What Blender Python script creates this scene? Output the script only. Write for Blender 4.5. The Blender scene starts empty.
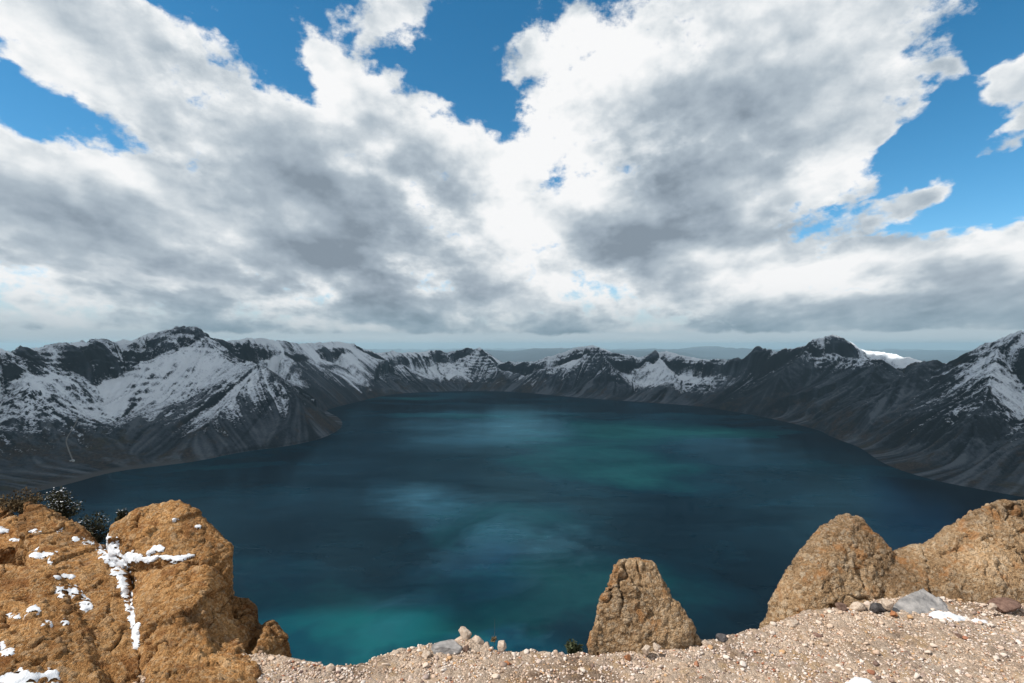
import bpy, bmesh, math, random, time
import numpy as np
from mathutils import Vector

C = bpy.context.scene.collection
SC = bpy.context.scene
R = math.radians
F = 560.0            # focal length in pixels of a 1024 wide frame
V0 = 345.0           # row of the eye level
ZL = -470.0          # lake level, metres below the eye

# ---------------------------------------------------------------- camera, sky, sun, exposure
cam = bpy.data.cameras.new('camera')
cam.sensor_width = 36.0
cam.lens = F / 1024.0 * 36.0
cam.shift_y = (V0 - 341.5) / 1024.0
cam.clip_start = 0.05
cam.clip_end = 400000.0
cam_ob = bpy.data.objects.new('camera', cam)
C.objects.link(cam_ob)
cam_ob.location = (0, 0, 0)
cam_ob.rotation_euler = (R(90), 0, 0)
SC.camera = cam_ob

SUN_EL, SUN_AZ = 50.0, -104.0      # azimuth from +Y (view direction), negative = left
SUN_STRENGTH = 5.0
SKY_STRENGTH = 0.15
EXPOSURE = 0.0
sun = bpy.data.lights.new('sun', 'SUN')
sun.energy = SUN_STRENGTH
sun.angle = R(0.5)
sun.color = (1.0, 0.95, 0.87)
sun_ob = bpy.data.objects.new('sun', sun)
C.objects.link(sun_ob)
sd = Vector((math.sin(R(SUN_AZ)) * math.cos(R(SUN_EL)), math.cos(R(SUN_AZ)) * math.cos(R(SUN_EL)), math.sin(R(SUN_EL))))
sun_ob.rotation_euler = (-sd).to_track_quat('-Z', 'Y').to_euler()
SC.view_settings.view_transform = 'Standard'
SC.view_settings.look = 'None'
SC.view_settings.gamma = 1
SC.view_settings.exposure = EXPOSURE
SC.view_settings.use_curve_mapping = False
SC.render.engine = 'CYCLES'
cy = SC.cycles
cy.use_denoising = True
cy.denoiser = 'OPENIMAGEDENOISE'
cy.denoising_input_passes = 'RGB_ALBEDO_NORMAL'
cy.max_bounces = 5
cy.diffuse_bounces = 2
cy.glossy_bounces = 2
cy.transmission_bounces = 2
cy.volume_bounces = 0
cy.transparent_max_bounces = 8
cy.caustics_reflective = False
cy.caustics_refractive = False
cy.use_adaptive_sampling = True
cy.adaptive_threshold = 0.02
cy.sample_clamp_indirect = 4.0


class NT:
    """small helper that writes node trees"""
    def __init__(self, tree):
        self.t = tree
        tree.nodes.clear()

    def n(self, typ, **kw):
        nd = self.t.nodes.new(typ)
        for k, v in kw.items():
            setattr(nd, k, v)
        return nd

    def link(self, a, b):
        self.t.links.new(a, b)

    def put(self, sock, v):
        if isinstance(v, bpy.types.NodeSocket):
            self.t.links.new(v, sock)
        elif v is not None:
            if isinstance(v, (tuple, list)) and len(v) == 3 and sock.type == 'RGBA':
                v = (*v, 1)
            sock.default_value = v

    def math(self, op, a, b=None, c=None, clamp=False):
        nd = self.n('ShaderNodeMath', operation=op, use_clamp=clamp)
        self.put(nd.inputs[0], a)
        self.put(nd.inputs[1], b)
        self.put(nd.inputs[2], c)
        return nd.outputs[0]

    def vmath(self, op, a, b=None, s=None):
        nd = self.n('ShaderNodeVectorMath', operation=op)
        self.put(nd.inputs[0], a)
        self.put(nd.inputs[1], b)
        if s is not None:
            self.put(nd.inputs['Scale'], s)
        return nd.outputs['Value'] if op in ('LENGTH', 'DOT_PRODUCT') else nd.outputs[0]

    def noise(self, vec, scale, detail=4, rough=0.5, dist=0.0, lac=2.0, out='Fac', dims='3D', typ='FBM'):
        nd = self.n('ShaderNodeTexNoise', noise_dimensions=dims, noise_type=typ)
        self.put(nd.inputs['Vector'], vec)
        nd.inputs['Scale'].default_value = scale
        nd.inputs['Detail'].default_value = detail
        nd.inputs['Roughness'].default_value = rough
        nd.inputs['Lacunarity'].default_value = lac
        nd.inputs['Distortion'].default_value = dist
        return nd.outputs[out if out == 'Color' else 0]

    def mix(self, f, a, b, blend='MIX'):
        nd = self.n('ShaderNodeMix', data_type='RGBA', blend_type=blend)
        self.put(nd.inputs[0], f)
        self.put(nd.inputs[6], a)
        self.put(nd.inputs[7], b)
        return nd.outputs[2]

    def step(self, v, lo, hi, a=0.0, b=1.0, smooth=True):
        nd = self.n('ShaderNodeMapRange', interpolation_type='SMOOTHSTEP' if smooth else 'LINEAR')
        self.put(nd.inputs[0], v)
        for i, x in zip((1, 2, 3, 4), (lo, hi, a, b)):
            nd.inputs[i].default_value = x
        return nd.outputs[0]

    def attr(self, name):
        nd = self.n('ShaderNodeAttribute', attribute_name=name)
        return nd.outputs['Fac']

    def ramp(self, v, stops, interp='LINEAR'):
        nd = self.n('ShaderNodeValToRGB')
        cr = nd.color_ramp
        cr.interpolation = interp
        while len(cr.elements) < len(stops):
            cr.elements.new(0.5)
        for e, (p, c) in zip(cr.elements, stops):
            e.position = p
            e.color = (*c, 1) if len(c) == 3 else c
        self.put(nd.inputs[0], v)
        return nd.outputs[0]


def sky_xy(u, v):
    """direction of a point of the sky as (azimuth, elevation) * F"""
    az = math.atan2(u - 512, F)
    el = math.atan2(V0 - v, math.hypot(u - 512, F))
    return az * F, el * F


def build_world():
    w = bpy.data.worlds.new('World')
    SC.world = w
    w.use_nodes = True
    t = NT(w.node_tree)
    tc = t.n('ShaderNodeTexCoord')
    d = tc.outputs['Generated']
    sep = t.n('ShaderNodeSeparateXYZ')
    t.link(d, sep.inputs[0])
    x, y, z = sep.outputs
    az = t.math('MULTIPLY', t.math('ARCTAN2', x, y), F)
    el = t.math('MULTIPLY', t.math('ARCSINE', z), F)
    comb = t.n('ShaderNodeCombineXYZ')
    t.link(az, comb.inputs[0]); t.link(el, comb.inputs[1])
    P0 = comb.outputs[0]
    # cloud-layer coordinates: the layer flattens towards the horizon
    ea = t.math('MAXIMUM', t.math('ARCSINE', z), 0.0)
    cq = t.n('ShaderNodeCombineXYZ')
    t.link(t.math('DIVIDE', t.math('ARCTAN2', x, y), t.math('ADD', ea, 0.55)), cq.inputs[0])
    t.link(t.math('MULTIPLY', t.math('LOGARITHM', t.math('ADD', ea, 0.18), 2.718), 0.85), cq.inputs[1])
    q = cq.outputs[0]
    wn = t.noise(q, 2.2, 5, 0.6, out='Color')
    wv = t.vmath('SCALE', t.vmath('SUBTRACT', wn, (0.5, 0.5, 0.5)), s=150.0)
    P = t.vmath('ADD', P0, t.vmath('MULTIPLY', wv, (1, 1, 0)))

    def blobs(lst, base):
        acc = None
        for (u, v, ru, rv, rot, amp) in lst:
            cx, cy_ = sky_xy(u, v)
            # nodes: mapping (texture type = inverse transform) then spherical gradient
            m = t.n('ShaderNodeMapping', vector_type='TEXTURE')
            t.link(P, m.inputs[0])
            m.inputs['Location'].default_value = (cx, cy_, 0)
            m.inputs['Rotation'].default_value = (0, 0, R(rot))
            m.inputs['Scale'].default_value = (ru * 1.25, rv * 1.25, 1)
            g = t.n('ShaderNodeTexGradient', gradient_type='SPHERICAL')
            t.link(m.outputs[0], g.inputs[0])
            nd = t.n('ShaderNodeMath', operation='MULTIPLY_ADD')
            t.link(g.outputs['Fac'], nd.inputs[0])
            nd.inputs[1].default_value = amp
            if acc is None:
                nd.inputs[2].default_value = base
            else:
                t.link(acc, nd.inputs[2])
            acc = nd.outputs[0]
        return acc

    holes = [  # u, v, radius u, radius v, rotation, amount  (open blue sky)
        (10, 100, 75, 34, -18, -1.35), (78, 138, 95, 24, -8, -1.05), (20, 45, 80, 50, 0, 0.5), (90, 60, 90, 60, 0, 0.4),
        (265, 30, 75, 24, -28, -1.15), (325, -8, 80, 34, 0, -1.6), (640, 28, 24, 12, 0, -0.7), (690, 45, 16, 20, 0, -0.4), (930, 130, 30, 12, 30, -0.9), (175, 0, 50, 18, 0, -0.9), (300, 58, 30, 18, -30, -0.5), (332, 55, 50, 45, 0, 0.75),
        (455, 24, 120, 50, -8, -1.7), (440, 78, 80, 28, -22, -0.9), (497, 100, 30, 34, 0, -0.9),
        (575, -8, 110, 30, 0, -1.2), (548, 172, 42, 20, 0, -1.1), (395, 6, 62, 26, 0, 2.3), (200, 12, 60, 8, 10, 0.8), (420, 120, 80, 30, -20, 0.3),
        (1015, 50, 70, 100, 0, -1.4), (985, 120, 60, 55, 30, -1.0), (1010, 165, 80, 50, 0, -1.1), (960, 95, 40, 14, 40, -0.5),
        (1022, 105, 26, 32, 0, 2.6), (850, 200, 60, 24, 18, -1.35), (915, 196, 95, 24, 8, -1.0), (890, 160, 40, 16, 0, -0.6),
        (925, 178, 75, 14, 14, 2.1), (985, 75, 40, 10, -30, 1.0), (800, 190, 50, 16, 0, 0.4), (900, 70, 80, 70, 0, 0.5),
        (520, 55, 50, 40, 0, 0.4), (570, 34, 70, 18, 10, 0.4), (60, 205, 200, 60, 0, 0.5), (700, 120, 300, 160, 0, 0.5),
        (300, 200, 300, 120, 0, 0.6), (900, 275, 260, 60, 0, 0.5),
    ]
    cover = blobs(holes, 0.58)
    # greyness of the cloud bases
    greys = [
        (240, 215, 230, 80, 0, 0.22), (410, 185, 125, 95, 0, 0.52), (340, 250, 260, 70, 0, 0.30),
        (200, 120, 130, 50, 0, 0.14), (520, 290, 260, 50, 0, 0.12), (90, 262, 150, 30, 0, 0.22), (370, 275, 130, 40, 0, 0.15),
        (600, 232, 170, 52, 8, 0.42), (690, 235, 130, 50, 0, 0.16), (690, 135, 135, 95, 20, 0.62), (640, 170, 100, 55, 0, 0.14),
        (800, 110, 130, 50, 20, 0.20), (680, 300, 250, 24, 0, 0.12),
        (860, 290, 300, 30, 0, 0.14), (980, 240, 160, 50, 0, 0.14), (900, 60, 90, 70, 0, 0.03),
        (512, 331, 1100, 14, 0, 0.40), (250, 312, 300, 14, 0, 0.30),
        (340, 60, 110, 60, 0, -0.45), (480, 130, 110, 50, -40, -0.5), (505, 215, 75, 100, 60, -0.55), (470, 262, 90, 30, -30, -0.35),
        (560, 110, 95, 110, 0, -0.42), (610, 60, 150, 70, 0, -0.4), (770, 275, 130, 40, 0, -0.35), (560, 200, 70, 60, 0, -0.45),
        (40, 180, 140, 70, 0, -0.3), (800, 170, 130, 40, 10, -0.3), (770, 40, 220, 80, 0, -0.30),
        (860, 245, 220, 36, 0, -0.35), (560, 300, 120, 22, 0, -0.35), (200, 290, 140, 22, 0, -0.30), (560, 255, 60, 30, 0, -0.2),
        (60, 322, 170, 8, 0, -0.4), (60, 295, 150, 12, 0, -0.4),
    ]
    grey = blobs(greys, 0.25)

    Pd = t.vmath('SCALE', t.vmath('MULTIPLY', P0, (0.85, 1.15, 0.0)), s=1 / 150.0)
    b1 = t.noise(q, 2.9, 9, 0.56)                      # billows
    qo = t.vmath('ADD', q, (0.03, 0.085, 0.0))
    b1s = t.noise(q, 3.4, 4, 0.5)
    b2 = t.noise(qo, 3.4, 4, 0.5)
    fine = t.noise(Pd, 6.5, 7, 0.62)
    b1c = t.math('SUBTRACT', b1, 0.5)
    pf1 = t.math('ABSOLUTE', t.math('SUBTRACT', t.noise(Pd, 2.2, 7, 0.56), 0.5))
    pf2 = t.math('ABSOLUTE', t.math('SUBTRACT', t.noise(t.vmath('ADD', Pd, (0.02, 0.085, 0.0)), 2.2, 7, 0.56), 0.5))
    puff = t.math('SUBTRACT', pf1, 0.09)
    finec = t.math('SUBTRACT', fine, 0.5)
    cov = t.math('ADD', cover, t.math('MULTIPLY', b1c, 3.2))
    cov_s = cov
    cov = t.math('ADD', cov, t.math('MULTIPLY', finec, 2.3))
    cov = t.math('ADD', cov, t.math('MULTIPLY', puff, 1.8))
    # the lower edge of the layer: clear pale strip above the horizon
    strip = t.step(el, 4.0, 16.0, -1.6, 0.0)
    cov = t.math('ADD', cov, strip)
    alpha = t.step(cov, -0.10, 0.50)
    # thickness drives the grey base; relief towards the light
    relief = t.math('MULTIPLY', t.math('SUBTRACT', b2, b1s), 2.4)
    thick = t.step(cov_s, 0.05, 1.0)
    g = t.math('MULTIPLY', t.math('ADD', grey, 0.10), thick)
    g = t.math('ADD', g, t.math('MULTIPLY', b1c, 1.25))
    g = t.math('ADD', g, relief)
    thin = t.step(cov_s, 0.2, 1.2, 1.0, 0.50)
    g = t.math('ADD', g, t.math('MULTIPLY', t.math('MULTIPLY', finec, 1.1), thin))
    g = t.math('ADD', g, t.math('MULTIPLY', t.math('SUBTRACT', pf2, pf1), t.math('MULTIPLY', thin, 2.2)))
    g = t.math('MULTIPLY_ADD', g, 0.80, 0.075)
    col = t.ramp(g, [(0.0, (0.95, 0.955, 0.96)), (0.16, (0.83, 0.86, 0.88)), (0.34, (0.63, 0.685, 0.73)),
                     (0.56, (0.44, 0.51, 0.575)), (0.80, (0.33, 0.395, 0.465)), (1.0, (0.24, 0.295, 0.355))])
    # air between the eye and far clouds
    far = t.step(el, 0.0, 60.0, 0.55, 0.0)
    col = t.mix(far, col, (0.24, 0.38, 0.46))
    # open sky
    sky = t.n('ShaderNodeTexSky', sky_type='NISHITA', sun_disc=False)
    sky.sun_elevation = R(SUN_EL)
    sky.sun_rotation = R(SUN_AZ)
    sky.altitude = 2600
    hs = t.n('ShaderNodeHueSaturation')
    hs.inputs['Hue'].default_value = 0.485
    hs.inputs['Saturation'].default_value = 1.35
    hs.inputs['Value'].default_value = 1.0
    t.link(sky.outputs[0], hs.inputs['Color'])
    low = t.step(el, 8.0, 80.0, 1.0, 0.0)
    lowcol = t.mix(t.noise(t.vmath('MULTIPLY', P0, (0.008, 0.11, 0.0)), 1.0, 4, 0.55), (2.7, 3.5, 4.0), (4.1, 4.7, 5.0))
    bg_sky = t.n('ShaderNodeBackground')
    t.link(t.mix(low, hs.outputs[0], lowcol), bg_sky.inputs[0])
    bg_sky.inputs[1].default_value = SKY_STRENGTH
    bg_cl = t.n('ShaderNodeBackground')
    t.link(col, bg_cl.inputs[0])
    bg_cl.inputs[1].default_value = 1.0
    ms = t.n('ShaderNodeMixShader')
    t.link(alpha, ms.inputs[0])
    t.link(bg_sky.outputs[0], ms.inputs[1])
    t.link(bg_cl.outputs[0], ms.inputs[2])
    out = t.n('ShaderNodeOutputWorld')
    t.link(ms.outputs[0], out.inputs[0])
    w.cycles.sampling_method = 'MANUAL'
    w.cycles.sample_map_resolution = 512


build_world()


# ---------------------------------------------------------------- numeric helpers
def _hash(ix, iy, iz, seed):
    h = (ix.astype(np.int64) * 374761393 + iy.astype(np.int64) * 668265263 + iz.astype(np.int64) * 2147483647 + seed * 974711) & 0xffffffff
    h = ((h ^ (h >> 13)) * 1274126177) & 0xffffffff
    h = ((h ^ (h >> 16)) * 2246822519) & 0xffffffff
    return (h ^ (h >> 15)) & 0xffffffff


_rs = np.random.RandomState(7)
_perm = _rs.permutation(1024).astype(np.int32)
_perm = np.concatenate([_perm, _perm])
_ang = _rs.rand(1024) * 2 * math.pi
_GX = np.cos(_ang) * 1.5; _GY = np.sin(_ang) * 1.5


def perlin2(x, y, seed=0):
    x = np.asarray(x, float); y = np.asarray(y, float)
    xf0 = np.floor(x); yf0 = np.floor(y)
    xi = (xf0.astype(np.int32) + seed * 37) & 1023; yi = (yf0.astype(np.int32) + seed * 101) & 1023
    xf = x - xf0; yf = y - yf0
    u = xf * xf * xf * (xf * (xf * 6 - 15) + 10)
    v = yf * yf * yf * (yf * (yf * 6 - 15) + 10)
    p0 = _perm[xi]; p1 = _perm[(xi + 1) & 1023]
    y1 = (yi + 1) & 1023
    h = _perm[p0 + yi]; a = _GX[h] * xf + _GY[h] * yf
    h = _perm[p1 + yi]; b = _GX[h] * (xf - 1) + _GY[h] * yf
    h = _perm[p0 + y1]; c = _GX[h] * xf + _GY[h] * (yf - 1)
    h = _perm[p1 + y1]; d = _GX[h] * (xf - 1) + _GY[h] * (yf - 1)
    ab = a + (b - a) * u
    return ab + (c + (d - c) * u - ab) * v


def fbm2(x, y, octv, seed=0, gain=0.5, lac=2.03, ridged=False):
    s = 0.0; a = 1.0; tot = 0.0
    for i in range(octv):
        n = perlin2(x, y, seed + i * 17)
        if ridged:
            n = 1 - 2 * np.abs(n)
        s = s + a * n
        tot += a
        a *= gain
        x = x * lac + 5.3; y = y * lac - 3.1
    return s / tot


def perlin3(p, seed=0):
    pi = np.floor(p); f = p - pi
    w = f * f * f * (f * (f * 6 - 15) + 10)
    res = 0
    for dx in (0, 1):
        for dy in (0, 1):
            for dz in (0, 1):
                h = _hash(pi[:, 0] + dx, pi[:, 1] + dy, pi[:, 2] + dz, seed)
                gx = ((h & 1023) / 511.5 - 1); gy = (((h >> 10) & 1023) / 511.5 - 1); gz = (((h >> 20) & 1023) / 511.5 - 1)
                dot = gx * (f[:, 0] - dx) + gy * (f[:, 1] - dy) + gz * (f[:, 2] - dz)
                wt = (w[:, 0] if dx else 1 - w[:, 0]) * (w[:, 1] if dy else 1 - w[:, 1]) * (w[:, 2] if dz else 1 - w[:, 2])
                res = res + dot * wt
    return res


def fbm3(p, octv, seed=0, gain=0.5, ridged=False):
    s = 0; a = 1.0; tot = 0
    for i in range(octv):
        n = perlin3(p, seed + 31 * i)
        if ridged:
            n = 1 - 2 * np.abs(n)
        s = s + a * n; tot += a; a *= gain
        p = p * 2.05 + 7.7
    return s / tot


def pebbles(p, cell, seed=0, fill=0.75):
    """embedded pebbles: height 0..1 and the id (0..1) of the pebble that covers a point"""
    q = p / cell
    qi = np.floor(q)
    best = np.zeros(len(p)); bid = np.zeros(len(p))
    for dx in (-1, 0, 1):
        for dy in (-1, 0, 1):
            for dz in (-1, 0, 1):
                c = qi + np.array([dx, dy, dz])
                h = _hash(c[:, 0], c[:, 1], c[:, 2], seed)
                jx = (h & 1023) / 1023.0; jy = ((h >> 10) & 1023) / 1023.0; jz = ((h >> 20) & 1023) / 1023.0
                h2 = _hash(c[:, 0], c[:, 1], c[:, 2], seed + 99)
                r = 0.35 + 0.5 * ((h2 & 1023) / 1023.0)
                keep = ((h2 >> 10) & 1023) / 1023.0 < fill
                d2 = ((q - c - np.stack([jx, jy, jz], 1)) ** 2).sum(1) / (r * r)
                hh = np.where(keep & (d2 < 1), np.sqrt(np.clip(1 - d2, 0, 1)) * r, 0)
                m = hh > best
                best = np.where(m, hh, best)
                bid = np.where(m, ((h2 >> 20) & 1023) / 1023.0, bid)
    return best, bid


def facets(p, cell, seed=0):
    """broken blocks: inside each cell a tilted plane"""
    q = p / cell
    qi = np.floor(q)
    best = np.full(len(p), 9.0); val = np.zeros(len(p))
    for dx in (-1, 0, 1):
        for dy in (-1, 0, 1):
            for dz in (-1, 0, 1):
                c = qi + np.array([dx, dy, dz])
                h = _hash(c[:, 0], c[:, 1], c[:, 2], seed)
                o = np.stack([(h & 1023) / 1023.0, ((h >> 10) & 1023) / 1023.0, ((h >> 20) & 1023) / 1023.0], 1)
                r = q - c - o
                d2 = (r ** 2).sum(1)
                h2 = _hash(c[:, 0], c[:, 1], c[:, 2], seed + 7)
                g = np.stack([(h2 & 1023) / 511.5 - 1, ((h2 >> 10) & 1023) / 511.5 - 1, ((h2 >> 20) & 1023) / 511.5 - 1], 1)
                m = d2 < best
                best = np.where(m, d2, best)
                val = np.where(m, (r * g).sum(1) + g[:, 0] * 0.25, val)
    return val


def sstep(x, a, b):
    t = np.clip((x - a) / (b - a), 0, 1)
    return t * t * (3 - 2 * t)


def seg_dist(x, y, pts, closed=False):
    """distance to a polyline, interpolated third value, arc length of the foot"""
    n = len(pts)
    best = np.full(x.shape, 1e18); val = np.zeros(x.shape); arc = np.zeros(x.shape)
    s0 = 0.0
    for i in range(n if closed else n - 1):
        a = pts[i]; b = pts[(i + 1) % n]
        ax, ay = a[0], a[1]; bx, by = b[0] - ax, b[1] - ay
        L2 = bx * bx + by * by
        t = np.clip(((x - ax) * bx + (y - ay) * by) / L2, 0, 1)
        d = (x - ax - t * bx) ** 2 + (y - ay - t * by) ** 2
        m = d < best
        best = np.where(m, d, best)
        if len(a) > 2:
            val = np.where(m, a[2] + (b[2] - a[2]) * t, val)
        L = math.sqrt(L2)
        arc = np.where(m, s0 + t * L, arc)
        s0 += L
    return np.sqrt(best), val, arc


def inside(x, y, pts):
    r = np.zeros(x.shape, bool)
    n = len(pts)
    j = n - 1
    for i in range(n):
        xi, yi = pts[i][0], pts[i][1]; xj, yj = pts[j][0], pts[j][1]
        if yi != yj:
            c = ((yi > y) != (yj > y)) & (x < (xj - xi) * (y - yi) / (yj - yi) + xi)
            r ^= c
        j = i
    return r


def smooth_loop(pts, n=3, closed=True):
    """Chaikin corner cutting"""
    for _ in range(n):
        o = []
        m = len(pts)
        rng = range(m) if closed else range(m - 1)
        if not closed:
            o.append(pts[0])
        for i in rng:
            a = np.array(pts[i]); b = np.array(pts[(i + 1) % m])
            o.append(tuple(a * 0.75 + b * 0.25)); o.append(tuple(a * 0.25 + b * 0.75))
        if not closed:
            o.append(pts[-1])
        pts = o
    return pts


def mesh_from(name, verts, faces, attrs=None, smooth=True):
    me = bpy.data.meshes.new(name)
    verts = np.asarray(verts, np.float32)
    faces = np.asarray(faces, np.int32)
    k = faces.shape[1]
    me.vertices.add(len(verts)); me.vertices.foreach_set('co', verts.ravel())
    me.loops.add(faces.size); me.loops.foreach_set('vertex_index', faces.ravel())
    me.polygons.add(len(faces))
    me.polygons.foreach_set('loop_start', np.arange(0, faces.size, k, dtype=np.int32))
    me.polygons.foreach_set('loop_total', np.full(len(faces), k, np.int32))
    if smooth:
        me.polygons.foreach_set('use_smooth', np.ones(len(faces), bool))
    me.update(calc_edges=True)
    for kx, v in (attrs or {}).items():
        a = me.attributes.new(kx, 'FLOAT', 'POINT')
        a.data.foreach_set('value', np.asarray(v, np.float32))
    return me


def link(name, me, mat=None, kind=None, label=None, cat=None, group=None, parent=None):
    o = bpy.data.objects.new(name, me)
    C.objects.link(o)
    if mat:
        me.materials.clear(); me.materials.append(mat)
    if kind: o['kind'] = kind
    if label: o['label'] = label
    if cat: o['category'] = cat
    if group: o['group'] = group
    if parent: o.parent = parent
    return o


def grid_faces(nr, nc, wrap=False):
    i = np.arange(nr - 1)[:, None]
    j = np.arange(nc if wrap else nc - 1)[None, :]
    j2 = (j + 1) % nc
    a = i * nc + j; b = i * nc + j2; c = (i + 1) * nc + j2; d = (i + 1) * nc + j
    return np.stack([a, b, c, d], -1).reshape(-1, 4)


def W(u, v, y):
    """a point seen at pixel (u, v) and y metres ahead"""
    return ((u - 512) / F * y, y, (V0 - v) / F * y)


def onlake(u, v):
    y = -ZL * F / (v - V0)
    return ((u - 512) / F * y, y)


# ---------------------------------------------------------------- crater terrain
shore_px = [(60, 487), (110, 472), (160, 466), (200, 461), (240, 452), (290, 446), (325, 438), (345, 426), (338, 416), (322, 411),
            (340, 406), (368, 399), (395, 393.5), (450, 391), (490, 391), (520, 392), (570, 397), (640, 402), (700, 406), (750, 414),
            (800, 425), (822, 431), (828, 435), (842, 441), (860, 447), (880, 462), (905, 472), (940, 482), (1000, 493), (1040, 500)]
shore = [onlake(u, v) for u, v in shore_px]
shore += [(1750, 1300), (1500, 900), (950, 560), (300, 430), (-300, 440), (-900, 640), (-1400, 1100), (-1620, 1550)]
shore_s = smooth_loop(shore, 2)

rim_px = [(0, 349, 2650), (20, 354, 2800), (38, 349, 2900), (80, 345, 3100), (113, 342, 3300), (137, 341, 3350), (147, 334, 3400),
          (175, 331.5, 3420), (195, 329.5, 3450), (205, 339, 3600), (222, 342, 3900), (256, 338, 4200), (290, 335.6, 4400),
          (308, 342.5, 4700), (320, 343.5, 5000), (344, 341.0, 5400), (374, 353, 6000), (391, 352, 6200), (415, 353, 6500),
          (436, 350, 6700), (446, 354, 6700), (467, 349, 6700), (484, 352, 6600), (501, 363, 6500), (535, 362, 6100),
          (549, 357, 6000), (569, 349, 5900), (580, 346, 5820), (593, 345, 5800), (607, 353, 5600), (620, 354, 5550), (638, 358, 5500),
          (655, 353, 5480), (668, 352, 5450), (680, 356, 5300), (708, 361, 5000), (744, 361, 4700), (759, 350, 4600), (777, 352, 4300),
          (807, 346, 4100), (814, 339, 4050), (838, 338, 4000), (860, 349, 4000), (893, 356, 3900), (913, 359, 3750), (927, 366, 3600),
          (941, 366, 2950), (965, 361, 2750), (982, 348, 2650), (1002, 342, 2600), (1019, 334, 2520)]
rim = [W(*p) for p in rim_px]
rim += [(2350, 2200, 70), (2480, 1500, 50), (2200, 700, 60), (1500, 100, 30), (700, -60, 8), (0, 0, -2.6), (-700, -60, 0),
        (-1500, 100, 20), (-2300, 800, 20), (-2560, 1600, -10), (-2480, 2200, -15)]

spurs = [  # polylines (world), slope
    ([W(203, 345, 3350), W(235, 364, 3150), W(262, 367, 3020), W(300, 385, 3020), W(330, 408, 3120), W(344, 424, 3200)], 0.62),
    ([W(941, 366, 2900), W(915, 379, 2800), W(893, 394, 2800), W(869, 409, 2820), W(838, 428, 2880)], 0.60),
    ([W(812, 346, 4050), W(777, 374, 3900), W(740, 400, 3880)], 0.60),
    ([W(850, 360, 3800), W(883, 366, 3400), W(862, 395, 3150), W(825, 425, 3020)], 0.58),
    ([W(593, 345, 5800), W(612, 366, 5350), W(634, 392, 5050)], 0.75),
    ([W(480, 350, 6600), W(500, 372, 6150), W(518, 388, 5800)], 0.75),
    ([W(290, 336, 4400), W(318, 360, 4200), W(345, 385, 4150)], 0.62),
    ([W(344, 341, 5400), W(372, 365, 5100), W(392, 385, 5300)], 0.62),
    ([W(20, 350, 2780), W(26, 372, 2600), W(30, 400, 2420)], 0.75),
    ([W(1002, 342, 2600), W(985, 395, 2250), W(975, 440, 2080)], 0.80),
    ([W(655, 352, 5480), W(672, 372, 5100), W(690, 392, 4800)], 0.75),
]


def base_height(x, y):
    """land form without gullies; returns height over the lake and the fields it was made from"""
    rr = np.hypot(x, y)
    wx = fbm2(x / 420, y / 420, 3, 5) * 60; wy = fbm2(x / 420, y / 420, 3, 9) * 60
    fade = sstep(rr, 300, 1500)
    d0, _, s0 = seg_dist(x, y, shore_s, True)
    ins = inside(x, y, shore_s)
    ds = d0
    k = fade * sstep(d0, 0, 160)
    dr, zr, sr = seg_dist(x + wx * 0.35 * fade, y + wy * 0.35 * fade, rim, True)
    inr = inside(x + wx * 0.35 * fade, y + wy * 0.35 * fade, rim)
    zr = zr - ZL
    jag = fbm2(sr / 95, sr * 0 + 0.3, 4, 3, 0.6) * 16 + fbm2(sr / 28, sr * 0 + 0.7, 2, 8) * 5
    zr = zr + jag * fade * np.exp(-dr / 160)
    t = np.clip(ds / (ds + dr + 1e-6), 0, 1)
    cl = sstep(fbm2(sr / 380, sr * 0 + 4.1, 2, 77), -0.35, 0.1)      # where a cliff band stands under the rim
    tj = t + fbm2(x / 130, y / 130, 3, 78) * 0.05
    top = sstep(tj, 0.80, 0.90)
    bx, by, _ = W(95, 0, 2650)
    bowl = np.exp(-((x - bx) / 800) ** 2 - ((y - by) / 900) ** 2)
    prof = (0.35 * t + 0.65 * t ** 1.75) * (1 - bowl) + (0.32 * t + 0.68 * t ** 3.2) * bowl
    g = (0.84 - 0.12 * cl) * prof + (0.16 + 0.12 * cl) * top * (0.6 + 0.4 * t)
    h_in = zr * g
    h_out = zr - dr * 0.22 - 160 * sstep(dr, 0, 900)
    h = np.where(inr, h_in, h_out)
    for pts, sl in spurs:
        w = [(p[0], p[1], p[2] - ZL) for p in pts]
        dd, zz, ss = seg_dist(x + wx * 0.30, y + wy * 0.30, w)
        j2 = fbm2(ss / 90, ss * 0 + 1.7, 3, 12) * 16
        hs = zz + j2 - sl * dd * (1 - 0.28 * np.clip(dd / 600, 0, 1))
        kk = 18.0
        m = np.clip(0.5 + 0.5 * (hs - h) / kk, 0, 1)
        h = np.where(inr & (dd < 900), h * (1 - m) + hs * m + kk * m * (1 - m) * 0.5, h)
    rough = fbm2(x / 430, y / 430, 4, 41, 0.5, ridged=True)
    craggy = sstep(fbm2(x / 700, y / 700, 2, 51) + (t - 0.5) * 0.8, -0.2, 0.35)
    h = h + rough * 42 * (0.3 + 0.7 * craggy) * sstep(t, 0.02, 0.4) * k * np.where(inr, 1, 0.5) * (1 - 0.6 * np.exp(-dr / 70.0))
    return h, dict(rr=rr, d0=d0, ins=ins, k=k, dr=dr, inr=inr, sr=sr, t=t, cl=cl, tj=tj, craggy=craggy)


def bilin(G, x0, y0, st, x, y):
    u = np.clip((x - x0) / st, 0, G.shape[1] - 1.001); v = np.clip((y - y0) / st, 0, G.shape[0] - 1.001)
    i = u.astype(np.int32); j = v.astype(np.int32); fu = u - i; fv = v - j
    return (G[j, i] * (1 - fu) + G[j, i + 1] * fu) * (1 - fv) + (G[j + 1, i] * (1 - fu) + G[j + 1, i + 1] * fu) * fv


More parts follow.
